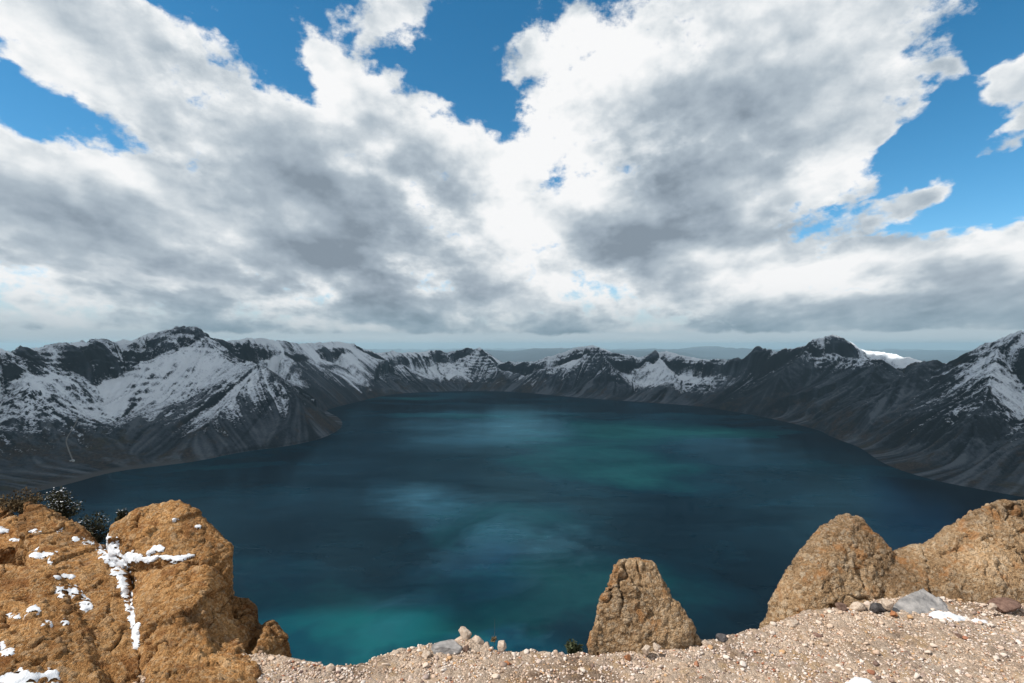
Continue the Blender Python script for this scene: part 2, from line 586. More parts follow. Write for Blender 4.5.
def blur(G, n):
    for _ in range(n):
        G = (np.roll(G, 1, 0) + np.roll(G, -1, 0) + np.roll(G, 1, 1) + np.roll(G, -1, 1) + 2 * G) / 6
    return G


def flow_lines():
    """noise drawn out along the fall line of the land: runnels, scree chutes and snow streaks"""
    st = 8.0
    x0, x1, y0, y1 = -4600, 4300, 1000, 7600
    xs = np.arange(x0, x1, st); ys = np.arange(y0, y1, st)
    X, Y = np.meshgrid(xs, ys)
    h, _ = base_height(X.ravel(), Y.ravel())
    Hh = blur(h.reshape(X.shape), 10)
    gy, gx = np.gradient(Hh, st)
    L = np.hypot(gx, gy) + 1e-4
    gx /= L; gy /= L
    rs = np.random.RandomState(12)
    outs = []
    for bl, steps, ln in ((0, 26, 6.0), (2, 34, 9.0), (9, 44, 12.0)):
        N = blur(rs.randn(*X.shape), bl)
        acc = N.copy()
        for sg in (1, -1):
            px, py = X.copy(), Y.copy()
            for q in range(steps):
                dx = bilin(gx, x0, y0, st, px, py); dy = bilin(gy, x0, y0, st, px, py)
                px += sg * dx * ln; py += sg * dy * ln
                acc += bilin(N, x0, y0, st, px, py)
        acc = (acc - acc.mean()) / acc.std()
        outs.append(acc)
    return outs, x0, y0, st


def terrain():
    azf = np.linspace(-47, 47, 1500)
    azc = np.concatenate([np.linspace(-180, -48, 60, endpoint=False), azf, np.linspace(48, 180, 60, endpoint=False)])
    az = np.radians(azc)
    r = np.concatenate([[2.0], np.geomspace(4, 420, 50), np.linspace(430, 1700, 70), np.linspace(1706, 3800, 380),
                        np.linspace(3808, 7400, 440), np.geomspace(7450, 70000, 130)])
    A, Rr = np.meshgrid(az, r)
    x = (np.sin(A) * Rr).ravel(); y = (np.cos(A) * Rr).ravel()
    h, q = base_height(x, y)
    rr, d0, ins, k, dr, inr, sr, t, cl, craggy = (q[n] for n in ('rr', 'd0', 'ins', 'k', 'dr', 'inr', 'sr', 't', 'cl', 'craggy'))
    (f1, f2, f3), fx, fy, fs = flow_lines()
    box = sstep(np.minimum(np.minimum(x + 4600, 4300 - x), np.minimum(y - 1000, 7600 - y)), 0, 300)
    l1 = bilin(f1, fx, fy, fs, x, y) * box; l2 = bilin(f2, fx, fy, fs, x, y) * box; l3 = bilin(f3, fx, fy, fs, x, y) * box
    body = sstep(t, 0.03, 0.25) * (1 - 0.5 * sstep(t, 0.95, 1.0))
    h = h + (l1 * 2.4 + l2 * 6.0 + l3 * 11.0) * body * k * np.where(inr, 1, 0.3)
    rough = fbm2(x / 60, y / 60, 4, 47, 0.6, ridged=True) * 10
    h = h + rough * (0.2 + 0.8 * craggy) * sstep(t, 0.02, 0.4) * k * np.where(inr, 1, 0.4)
    # ledges of layered rock in the upper third
    step_h = 34.0
    hw = h + fbm2(x / 240, y / 240, 2, 61) * 30
    fr = (hw / step_h) - np.floor(hw / step_h)
    led = (sstep(fr, 0.5, 0.95) - fr) * step_h * 0.5 * sstep(fbm2(x / 170, y / 170, 2, 63), -0.05, 0.3)
    h = h + led * k * sstep(t, 0.45, 0.75) * craggy * inr
    # shore
    h = np.where(ins, -np.minimum(d0 * 0.35, 40) - 0.3, np.minimum(h, d0 * 0.95 + 2 * (d0 > 5)))
    h = np.where(~ins, np.maximum(h, np.minimum(d0 * 0.12, 8) + 0.3), h)
    # the flat delta under the left bowl
    dl, _, _ = seg_dist(x, y, [onlake(20, 482), onlake(100, 472)])
    dm = sstep(420 - dl, 0, 300)
    dmask = ~ins & inr & (x < -900) & (rr < 3200)
    h = np.where(dmask, h * (1 - dm) + np.minimum(h, d0 * 0.09 + 1 + 3 * fbm2(x / 40, y / 40, 3, 66) * sstep(d0, 10, 80)) * dm, h)
    z = h + ZL
    # far country
    fo = sstep(rr, 7600, 15000)
    hills = -930 + 620 * np.clip(fbm2(x / 9000 + 3.2, y / 14000 + 1.1, 5, 71, 0.5, ridged=True), 0, 1) * sstep(rr, 12000, 26000) \
        + 60 * fbm2(x / 2500, y / 2500, 3, 73)
    a_deg = np.degrees(np.arctan2(x, y))
    hump = np.exp(-((a_deg - 4) / 9.0) ** 2) * np.exp(-((rr - 27000) / 5000.0) ** 2) * 430 * (0.8 + 0.5 * fbm2(x / 5000, y / 5000, 3, 75)) \
        + np.exp(-((a_deg - 17) / 7.0) ** 2) * np.exp(-((rr - 38000) / 6000.0) ** 2) * 380
    hills = hills + hump
    hmax = np.maximum(z, -930 + 80 * fbm2(x / 2500, y / 2500, 3, 74))
    z = np.where(inr, z, hmax * (1 - fo) + hills * fo)
    # the cliff right below the view point
    cap = -3.0 - 1.0 * np.maximum(0, y - 2) + 0.75 * np.maximum(0, np.abs(x) - 22)
    nz = fbm2(x / 30, y / 30, 5, 81, 0.6, ridged=True) * np.clip(rr / 30, 0, 1) * 4
    z = np.where(rr < 1100, np.minimum(z, cap + nz), z)
    z = np.where(ins & (rr < 1100), np.minimum(z, ZL - 0.3), z)

    nr, nc = Rr.shape
    Z = z.reshape(nr, nc)
    dZr = np.gradient(Z, axis=0) / np.maximum(np.gradient(Rr, axis=0), 1e-3)
    dZa = np.gradient(Z, axis=1) / np.maximum(np.abs(np.gradient(A, axis=1)) * Rr, 1e-3)
    slope = np.hypot(dZr, dZa).ravel()

    # ---- snow: held by height, ease of slope, hollows; patches differ from face to face
    hh = z - ZL
    def spot(u, v, yy, rad, ry=None):
        px, py, _ = W(u, v, yy)
        return np.exp(-((x - px) / rad) ** 2 - ((y - py) / (ry or rad)) ** 2)
    patchy = fbm2(x / 260, y / 260, 4, 91, 0.55)
    finen = fbm2(x / 38, y / 38, 4, 95, 0.6)
    uu = 512 + F * x / np.maximum(y, 1)
    cl = cl * (1 - 0.95 * np.exp(-((uu - 53) / 11) ** 2)) * (1 - 0.9 * np.exp(-((uu - 878) / 30) ** 2)) * (1 - 0.7 * np.exp(-((uu - 165) / 22) ** 2))
    snow = (hh - 128) / 170.0 * 0.55 + 0.45 * sstep(rr, 4000, 5200) + patchy * 1.1 - l1 * 0.42 - l2 * 0.50 - l3 * 0.36 + finen * 0.95
    snow -= 1.5 * sstep(slope, 0.80, 1.30)
    snow -= 0.7 * sstep(slope, 0.55, 0.85) * (1 - sstep(hh, 200, 420))
    snow += 1.6 * spot(130, 0, 2900, 460, 460) + 1.3 * spot(40, 0, 2500, 380, 380) + 0.9 * spot(180, 0, 3150, 260, 260)
    snow += 0.9 * spot(262, 0, 3040, 200, 170) + 1.2 * spot(265, 0, 3850, 260, 330) + 1.7 * spot(355, 0, 5000, 480, 330)
    snow += 1.9 * spot(450, 0, 6350, 620, 280) + 0.9 * spot(545, 0, 5850, 300, 260) + 2.1 * spot(668, 0, 5250, 400, 320)
    snow += 1.5 * spot(715, 0, 4850, 280, 260)
    snow -= 2.3 * spot(780, 0, 3800, 380, 380) + 1.7 * spot(850, 0, 3250, 330, 330) + 1.0 * spot(605, 0, 5500, 180, 300)
    snow += 2.8 * spot(872, 0, 4020, 230, 190) + 1.2 * spot(905, 0, 3750, 190, 260) + 0.25 * spot(945, 0, 2450, 420, 420)
    snow -= 0.25 * spot(900, 0, 2750, 330, 260) + 1.1 * spot(972, 0, 2350, 120, 260)
    snow -= 4 * sstep(60 - hh, 0, 30)
    snow += 1.1 * spot(935, 0, 2320, 100, 130) + 1.3 * spot(1018, 0, 2260, 130, 240) + 1.6 * spot(1015, 0, 2560, 180, 120)
    snow -= 0.9 * sstep(140 - hh, 0, 80) + 0.4 * sstep(220 - hh, 0, 120)
    cliff = sstep(q['tj'], 0.82, 0.88) * (1 - sstep(q['tj'], 0.95, 0.99)) * cl
    snow -= 2.2 * cliff * inr
    snow = np.where(rr < 1400, -1.5, snow)
    snow = np.where(inr, snow, snow - 1.4 * sstep(rr, 7500, 12000))
    warm = sstep(270 - hh, 0, 220) * (0.45 + 0.9 * patchy) + 0.10 * l3 - 0.10 * l2
    warm = np.where(rr > 8000, 0, warm)
    scree = (0.5 + 0.16 * l1 + 0.14 * l2 + 0.10 * l3) - 0.35 * sstep(slope, 0.75, 1.1) - 0.3 * cliff
    grav = np.maximum(dm * dmask * sstep(75 - d0, 0, 50), 0)
    verts = np.stack([x, y, z], 1)
    faces = grid_faces(nr, nc, True)
    me = mesh_from('terrain', verts, faces[:, ::-1], {'snow': snow, 'warm': warm, 'gravel': grav, 'scree': scree})
    return me


def terrain_material():
    m = bpy.data.materials.new('crater_rock_and_snow')
    m.use_nodes = True
    t = NT(m.node_tree)
    geo = t.n('ShaderNodeNewGeometry')
    P = geo.outputs['Position']
    snow = t.attr('snow'); warm = t.attr('warm'); grav = t.attr('gravel')
    n1 = t.noise(P, 0.02, 8, 0.62)
    n2 = t.noise(P, 0.11, 6, 0.65)
    n3 = t.noise(P, 0.004, 5, 0.6)
    n4 = t.noise(P, 0.33, 4, 0.7)
    rf = t.math('ADD', t.math('MULTIPLY', n1, 0.45), t.math('MULTIPLY', n2, 0.35))
    rf = t.math('ADD', rf, t.math('MULTIPLY', t.math('SUBTRACT', t.attr('scree'), 0.15), 0.60))
    rf = t.math('ADD', rf, t.math('MULTIPLY', t.math('SUBTRACT', n4, 0.5), 0.35))
    rock = t.ramp(rf, [(0.38, (0.006, 0.009, 0.015)), (0.52, (0.021, 0.028, 0.040)), (0.66, (0.054, 0.066, 0.085)), (0.84, (0.12, 0.135, 0.155))])
    soil = t.ramp(n2, [(0.3, (0.014, 0.010, 0.009)), (0.5, (0.040, 0.028, 0.022)), (0.62, (0.075, 0.050, 0.036)), (0.75, (0.13, 0.092, 0.062))])
    wm = t.step(t.math('ADD', warm, t.math('MULTIPLY', t.math('SUBTRACT', n1, 0.5), 2.2)), 0.35, 1.0)
    base = t.mix(wm, rock, soil)
    moss = t.math('MULTIPLY', t.step(n3, 0.55, 0.66), t.math('MULTIPLY', wm, 0.6))
    base = t.mix(moss, base, (0.045, 0.042, 0.020))
    base = t.mix(grav, base, (0.085, 0.08, 0.078))
    sn = t.math('ADD', snow, t.math('MULTIPLY', t.math('SUBTRACT', n2, 0.5), 5.5))
    sn = t.math('ADD', sn, t.math('MULTIPLY', t.math('SUBTRACT', n1, 0.5), 2.4))
    sn = t.math('ADD', sn, t.math('MULTIPLY', t.math('SUBTRACT', n4, 0.5), 2.6))
    sf = t.step(sn, 0.05, 0.42)
    thin = t.ramp(t.step(sn, 0.1, 1.9, smooth=False), [(0.0, (0.17, 0.19, 0.22)), (0.4, (0.60, 0.64, 0.70)), (1.0, (0.88, 0.92, 0.96))])
    col = t.mix(sf, base, thin)
    bs = t.n('ShaderNodeBsdfPrincipled')
    t.link(col, bs.inputs['Base Color'])
    bs.inputs['Roughness'].default_value = 0.95
    bs.inputs['Specular IOR Level'].default_value = 0.1
    bp = t.n('ShaderNodeBump')
    bp.inputs['Strength'].default_value = 0.9
    bp.inputs['Distance'].default_value = 9.0
    t.link(t.math('MULTIPLY', n2, t.math('SUBTRACT', 1.0, t.math('MULTIPLY', sf, 0.75))), bp.inputs['Height'])
    t.link(bp.outputs[0], bs.inputs['Normal'])
    out = t.n('ShaderNodeOutputMaterial')
    t.link(bs.outputs[0], out.inputs[0])
    return m


T0 = time.time()
link('terrain', terrain(), terrain_material(), kind='structure')
print('terrain', time.time() - T0)


# ---------------------------------------------------------------- lake
def lake():
    pts = np.array([(p[0], p[1]) for p in shore_s])
    n = len(pts)
    # push the edge outwards under the shore
    nxt = np.roll(pts, -1, 0); prv = np.roll(pts, 1, 0)
    tg = nxt - prv; tg /= np.linalg.norm(tg, axis=1)[:, None]
    area = 0.5 * np.sum(pts[:, 0] * nxt[:, 1] - nxt[:, 0] * pts[:, 1])
    nrm = np.stack([tg[:, 1], -tg[:, 0]], 1) * (1 if area > 0 else -1)
    pts = pts + nrm * 6.0
    bm = bmesh.new()
    vs = [bm.verts.new((p[0], p[1], ZL)) for p in pts]
    f = bm.faces.new(vs)
    bm.normal_update()
    if f.normal.z < 0:
        f.normal_flip()
    bmesh.ops.triangulate(bm, faces=[f])
    me = bpy.data.meshes.new('lake_water')
    bm.to_mesh(me); bm.free()
    return me


def lake_material():
    m = bpy.data.materials.new('deep_lake_water')
    m.use_nodes = True
    t = NT(m.node_tree)
    geo = t.n('ShaderNodeNewGeometry')
    P = geo.outputs['Position']
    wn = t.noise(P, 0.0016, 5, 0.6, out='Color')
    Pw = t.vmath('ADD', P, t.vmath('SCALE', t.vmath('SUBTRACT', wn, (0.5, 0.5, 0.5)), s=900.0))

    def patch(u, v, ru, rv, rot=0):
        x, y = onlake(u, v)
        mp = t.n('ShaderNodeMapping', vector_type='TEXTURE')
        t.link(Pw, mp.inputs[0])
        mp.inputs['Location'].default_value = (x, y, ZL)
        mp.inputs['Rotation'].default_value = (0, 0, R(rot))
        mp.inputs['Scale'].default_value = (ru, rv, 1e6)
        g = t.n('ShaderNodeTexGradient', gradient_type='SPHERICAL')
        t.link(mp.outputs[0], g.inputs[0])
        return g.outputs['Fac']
    acc = 0.0  # teal patches: sunlit water painted into the base colour
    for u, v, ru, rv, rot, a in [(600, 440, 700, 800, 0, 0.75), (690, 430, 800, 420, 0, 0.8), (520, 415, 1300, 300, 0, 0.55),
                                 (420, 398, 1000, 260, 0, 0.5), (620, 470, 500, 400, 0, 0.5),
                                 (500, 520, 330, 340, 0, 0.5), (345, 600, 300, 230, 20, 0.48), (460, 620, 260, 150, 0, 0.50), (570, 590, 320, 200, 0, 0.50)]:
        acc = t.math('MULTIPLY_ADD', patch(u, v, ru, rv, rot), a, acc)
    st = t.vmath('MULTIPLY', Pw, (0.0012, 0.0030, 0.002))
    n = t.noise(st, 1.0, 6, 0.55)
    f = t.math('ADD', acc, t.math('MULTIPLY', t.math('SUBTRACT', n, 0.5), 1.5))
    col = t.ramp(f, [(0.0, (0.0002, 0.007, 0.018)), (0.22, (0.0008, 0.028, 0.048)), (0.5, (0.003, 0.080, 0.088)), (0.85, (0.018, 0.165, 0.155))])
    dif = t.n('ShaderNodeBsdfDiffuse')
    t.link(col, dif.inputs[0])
    # wind: rougher and calmer lanes
    wl = t.noise(t.vmath('MULTIPLY', P, (0.0011, 0.0024, 0.001)), 1.0, 6, 0.6, 0.6)
    gl = t.n('ShaderNodeBsdfGlossy')
    gl.inputs['Color'].default_value = (0.27, 0.74, 0.98, 1)
    t.put(gl.inputs['Roughness'], t.step(wl, 0.3, 0.7, 0.10, 0.19))
    bp = t.n('ShaderNodeBump')
    bp.inputs['Strength'].default_value = 0.25
    bp.inputs['Distance'].default_value = 1.0
    rip = t.noise(t.vmath('MULTIPLY', P, (0.08, 0.16, 0.1)), 1.0, 5, 0.6)
    t.link(rip, bp.inputs['Height'])
    t.link(bp.outputs[0], gl.inputs['Normal'])
    pale_refl = 0.0  # pale cloud reflections put in as patches of stronger gloss
    for u, v, ru, rv, rot, a in [(480, 425, 520, 1000, 0, 0.8), (425, 500, 170, 330, 25, 0.75), (515, 548, 150, 210, -15, 1.0), (560, 410, 700, 700, 0, 0.4), (760, 445, 600, 500, 0, 0.55), (610, 400, 700, 500, 0, 0.5),
                                 (400, 585, 120, 60, 20, 0.6), (455, 625, 60, 50, -20, 1.2), (345, 620, 110, 70, 30, 0.5)]:
        pale_refl = t.math('MULTIPLY_ADD', patch(u, v, ru, rv, rot), a, pale_refl)
    lw = t.n('ShaderNodeFresnel')
    lw.inputs['IOR'].default_value = 1.33
    fac = t.math('MULTIPLY', t.math('MINIMUM', lw.outputs[0], 0.20), t.math('MULTIPLY', t.step(wl, 0.35, 0.68, 0.6, 1.0), t.math('MULTIPLY', t.math('MULTIPLY_ADD', pale_refl, 1.55, 0.50), t.step(t.noise(t.vmath('MULTIPLY', P, (0.012, 0.05, 0.01)), 1.0, 6, 0.65, 0.4), 0.3, 0.7, 0.82, 1.2))))
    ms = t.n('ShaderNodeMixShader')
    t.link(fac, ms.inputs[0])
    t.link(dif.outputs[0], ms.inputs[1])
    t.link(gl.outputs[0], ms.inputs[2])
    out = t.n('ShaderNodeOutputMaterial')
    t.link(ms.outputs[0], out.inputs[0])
    return m


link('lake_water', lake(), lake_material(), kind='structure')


# ---------------------------------------------------------------- the cloud bank added overhead, out of view, to shade the crater
def add_shade_cloud():
    H = 5600.0
    off = H / math.tan(R(SUN_EL))
    ox, oy = off * math.sin(R(SUN_AZ)), off * math.cos(R(SUN_AZ))
    xs = np.linspace(-9500, 8500, 181); ys = np.linspace(600, 8300, 78)      # the ground it shades
    X, Y = np.meshgrid(xs, ys)
    ex = np.minimum(np.minimum(X - xs[0], xs[-1] - X), np.minimum(Y - ys[0], ys[-1] - Y))
    T = 420 * sstep(ex, 0, 900) + 500 * fbm2(X / 1900, Y / 1900, 4, 201, 0.5) - 60
    for (u, yy, rad, am) in [(908, 4150, 330, 1200)]:  # gap shaped to let sun onto the snow behind the right peak
        px, py, _ = W(u, 0, yy)
        T = T - am * np.exp(-((X - px) ** 2 + (Y - py) ** 2) / rad ** 2)
    lump = 260 * fbm2(X / 800, Y / 800, 4, 203, 0.55)
    keep = T > 0
    top = H + ZL + np.maximum(T, 0) * 1.5 + lump * keep
    bot = H + ZL - np.maximum(T, 0) * 0.35 + lump * 0.4 * keep
    bot = np.minimum(bot, top - 1)
    nr, nc = X.shape
    V = np.concatenate([np.stack([X + ox, Y + oy, top], -1).reshape(-1, 3), np.stack([X + ox, Y + oy, bot], -1).reshape(-1, 3)])
    f = grid_faces(nr, nc)
    kf = keep.ravel()[f].all(1)
    f = f[kf]
    N = nr * nc
    # side walls on the open borders
    e = np.concatenate([f[:, [0, 1]], f[:, [1, 2]], f[:, [2, 3]], f[:, [3, 0]]])
    key = np.sort(e, 1); kk = key[:, 0].astype(np.int64) * N + key[:, 1]
    _, idx, cnt = np.unique(kk, return_index=True, return_counts=True)
    b = e[idx[cnt == 1]]
    side = np.stack([b[:, 1], b[:, 0], b[:, 0] + N, b[:, 1] + N], 1)
    faces = np.concatenate([f, f[:, ::-1] + N, side])
    me = mesh_from('shade_cloud', V, faces)
    m = bpy.data.materials.new('shade_cloud_white')
    m.use_nodes = True
    bs = m.node_tree.nodes['Principled BSDF']
    bs.inputs['Base Color'].default_value = (0.86, 0.87, 0.88, 1)
    bs.inputs['Roughness'].default_value = 1.0
    bs.inputs['Specular IOR Level'].default_value = 0.0
    link('shade_cloud', me, m, kind='stuff', label='broad white cloud bank added out of view above the crater', cat='shade_cloud')


add_shade_cloud()

# ---------------------------------------------------------------- foreground: ledge, gravel, rocks
GZ = -1.6
edge_px = [(-900, 600), (-300, 630), (150, 652), (290, 655), (330, 663), (360, 661), (400, 651), (440, 646), (500, 649), (560, 651), (600, 657),
           (690, 641), (740, 637), (770, 624), (800, 614), (850, 605), (900, 600), (1024, 592), (1300, 586), (1800, 590)]
_e = [(W(u, v, -GZ * F / (v - V0))) for u, v in edge_px]
ex_ = np.array([p[0] for p in _e]); ey_ = np.array([p[1] for p in _e])


def ground_h(x, y, fine=True):
    ye = np.interp(x, ex_, ey_)
    ye = ye + 0.05 * fbm2(x / 0.3, y * 0 + 3.3, 3, 301)
    over = np.maximum(0, y - ye)
    h = GZ + 0.035 * fbm2(x / 0.55, y / 0.55, 3, 303) + 0.012 * fbm2(x / 0.09, y / 0.09, 3, 305)
    px, py, _ = W(467, 640, 2.98)
    h = h + 0.035 * np.exp(-((x - px) / 0.10) ** 2 - ((y - py) / 0.09) ** 2)
    h = h - np.minimum(over * 2.3 + 0.0, 12) - sstep(over, 0, 0.06) * 0.02
    h = h + sstep(over, 0.1, 0.6) * 0.12 * fbm2(x / 0.5, y / 0.5, 4, 307, ridged=True)
    return h


def rock_mat(name, cols, stain, pebble_mix=0.55, bump=0.6):
    m = bpy.data.materials.new(name)
    m.use_nodes = True
    t = NT(m.node_tree)
    geo = t.n('ShaderNodeNewGeometry')
    P = geo.outputs['Position']
    tint = t.attr('tint')
    n1 = t.noise(P, 3.5, 6, 0.6)
    n2 = t.noise(P, 85.0, 6, 0.72)
    n3 = t.noise(P, 9.0, 5, 0.6)
    vo = t.n('ShaderNodeTexVoronoi', feature='F1')
    t.link(P, vo.inputs['Vector']); vo.inputs['Scale'].default_value = 120.0
    vs = t.n('ShaderNodeSeparateColor'); t.link(vo.outputs['Color'], vs.inputs[0])
    f = t.math('ADD', t.math('MULTIPLY', n2, 0.55), t.math('MULTIPLY', n1, 0.45))
    base = t.ramp(f, [(0.34, cols[0]), (0.5, cols[1]), (0.64, cols[2])])
    peb = t.ramp(tint, [(0.0, cols[1]), (0.3, cols[2]), (0.55, cols[3]), (0.8, cols[4]), (0.9, cols[0]), (1.0, cols[3])])
    col = t.mix(t.math('MULTIPLY', t.step(t.attr('peb'), 0.05, 0.35), pebble_mix), base, peb)
    grain = t.ramp(vs.outputs[0], [(0.0, (0.66, 0.66, 0.66)), (0.5, (0.95, 0.95, 0.95)), (1.0, (1.25, 1.22, 1.18))])
    col = t.mix(0.8, col, grain, 'MULTIPLY')
    big = t.ramp(t.noise(P, 1.7, 5, 0.6), [(0.34, (0.50, 0.46, 0.43)), (0.48, (0.95, 0.95, 0.95)), (0.66, (1.22, 1.2, 1.17))])
    col = t.mix(1.0, col, big, 'MULTIPLY')
    st = t.step(n3, 0.53, 0.66)
    col = t.mix(t.math('MULTIPLY', st, 0.6), col, stain)
    bs = t.n('ShaderNodeBsdfPrincipled')
    t.link(col, bs.inputs['Base Color'])
    bs.inputs['Roughness'].default_value = 0.95
    bs.inputs['Specular IOR Level'].default_value = 0.15
    bp = t.n('ShaderNodeBump')
    bp.inputs['Strength'].default_value = bump
    bp.inputs['Distance'].default_value = 0.016
    hgt = t.math('SUBTRACT', t.math('MULTIPLY', n2, 1.2), t.math('MULTIPLY', vo.outputs['Distance'], 0.5))
    t.link(hgt, bp.inputs['Height'])
    t.link(bp.outputs[0], bs.inputs['Normal'])
    out = t.n('ShaderNodeOutputMaterial')
    t.link(bs.outputs[0], out.inputs[0])
    return m


def plain_mat(name, col, col2=None, scale=30.0, rough=0.9, bump=0.3, dist=0.01):
    m = bpy.data.materials.new(name)
    m.use_nodes = True
    t = NT(m.node_tree)
    geo = t.n('ShaderNodeNewGeometry')
    P = geo.outputs['Position']
    n = t.noise(P, scale, 5, 0.6)
    c = t.ramp(n, [(0.35, col), (0.65, col2 or col)])
    bs = t.n('ShaderNodeBsdfPrincipled')
    t.link(c, bs.inputs['Base Color'])
    bs.inputs['Roughness'].default_value = rough
    bs.inputs['Specular IOR Level'].default_value = 0.2
    bp = t.n('ShaderNodeBump')
    bp.inputs['Strength'].default_value = bump
    bp.inputs['Distance'].default_value = dist
    t.link(t.noise(P, scale * 3, 4, 0.6), bp.inputs['Height'])
    t.link(bp.outputs[0], bs.inputs['Normal'])
    out = t.n('ShaderNodeOutputMaterial')
    t.link(bs.outputs[0], out.inputs[0])
    return m


ochre = rock_mat('ochre_conglomerate', [(0.11, 0.046, 0.015), (0.37, 0.185, 0.068), (0.60, 0.36, 0.165), (0.60, 0.41, 0.23), (0.64, 0.50, 0.34)], (0.20, 0.075, 0.022), 0.42, 1.0)
tan = rock_mat('tan_conglomerate', [(0.11, 0.064, 0.033), (0.32, 0.205, 0.112), (0.50, 0.355, 0.22), (0.60, 0.47, 0.33), (0.64, 0.55, 0.43)], (0.40, 0.18, 0.06), 0.42, 1.0)
pale = rock_mat('pale_pumice_soil', [(0.26, 0.185, 0.135), (0.46, 0.35, 0.265), (0.57, 0.46, 0.37), (0.62, 0.54, 0.46), (0.30, 0.20, 0.14)], (0.42, 0.28, 0.15), 0.3, 0.8)
snow_mat = plain_mat('old_snow', (0.58, 0.61, 0.66), (0.80, 0.82, 0.86), 30.0, 0.6, 0.35, 0.01)
T0 = time.time()


def make_ground():
    xs = np.concatenate([np.linspace(-45, -2.3, 60, endpoint=False), np.linspace(-2.3, 4.6, 690, endpoint=False), np.linspace(4.6, 45, 60)])
    ys = np.concatenate([np.linspace(-40, 2.3, 60, endpoint=False), np.linspace(2.3, 4.2, 200, endpoint=False), np.linspace(4.2, 9.5, 60)])
    X, Y = np.meshgrid(xs, ys)
    x = X.ravel(); y = Y.ravel()
    z = ground_h(x, y)
    far = np.maximum(np.abs(x) - 8, 0) + np.maximum(-y - 4, 0)
    z = z + fbm2(x / 9, y / 9, 4, 311) * np.minimum(far * 0.1, 1.2)
    P = np.stack([x, y, z], 1)
    pb, pid = pebbles(P, 0.035, 61, 0.8)
    P[:, 2] += pb * 0.014
    link('ground', mesh_from('ground', P, grid_faces(*X.shape), {'tint': pid, 'peb': pb}), pale, kind='structure')


make_ground()


def stone_templates(n, sub, seed):
    out = []
    rs = np.random.RandomState(seed)
    bm = bmesh.new()
    bmesh.ops.create_icosphere(bm, subdivisions=sub, radius=1.0)
    V = np.array([v.co[:] for v in bm.verts]); Fc = np.array([[v.index for v in f.verts] for f in bm.faces])
    bm.free()
    for i in range(n):
        v = V.copy()
        for _ in range(9):                                     # planar cuts make broken faces
            d = rs.randn(3); d /= np.linalg.norm(d)
            c = 0.40 + 0.40 * rs.rand()
            h = v @ d
            v = v - np.maximum(h - c, 0)[:, None] * d
        v = v * (1 + 0.18 * perlin3(v * 1.3 + i * 9.1, 5)[:, None])
        v = v * np.array([1.0, 0.75 + 0.2 * rs.rand(), 0.5 + 0.25 * rs.rand()])
        out.append(v)
    return out, Fc


def rot_z_tilt(rs, n):
    a = rs.rand(n) * 2 * math.pi; b = rs.randn(n) * 0.35
    ca, sa, cb, sb = np.cos(a), np.sin(a), np.cos(b), np.sin(b)
    M = np.zeros((n, 3, 3))
    M[:, 0, 0] = ca; M[:, 0, 1] = -sa * cb; M[:, 0, 2] = sa * sb
    M[:, 1, 0] = sa; M[:, 1, 1] = ca * cb; M[:, 1, 2] = -ca * sb
    M[:, 2, 1] = sb; M[:, 2, 2] = cb
    return M


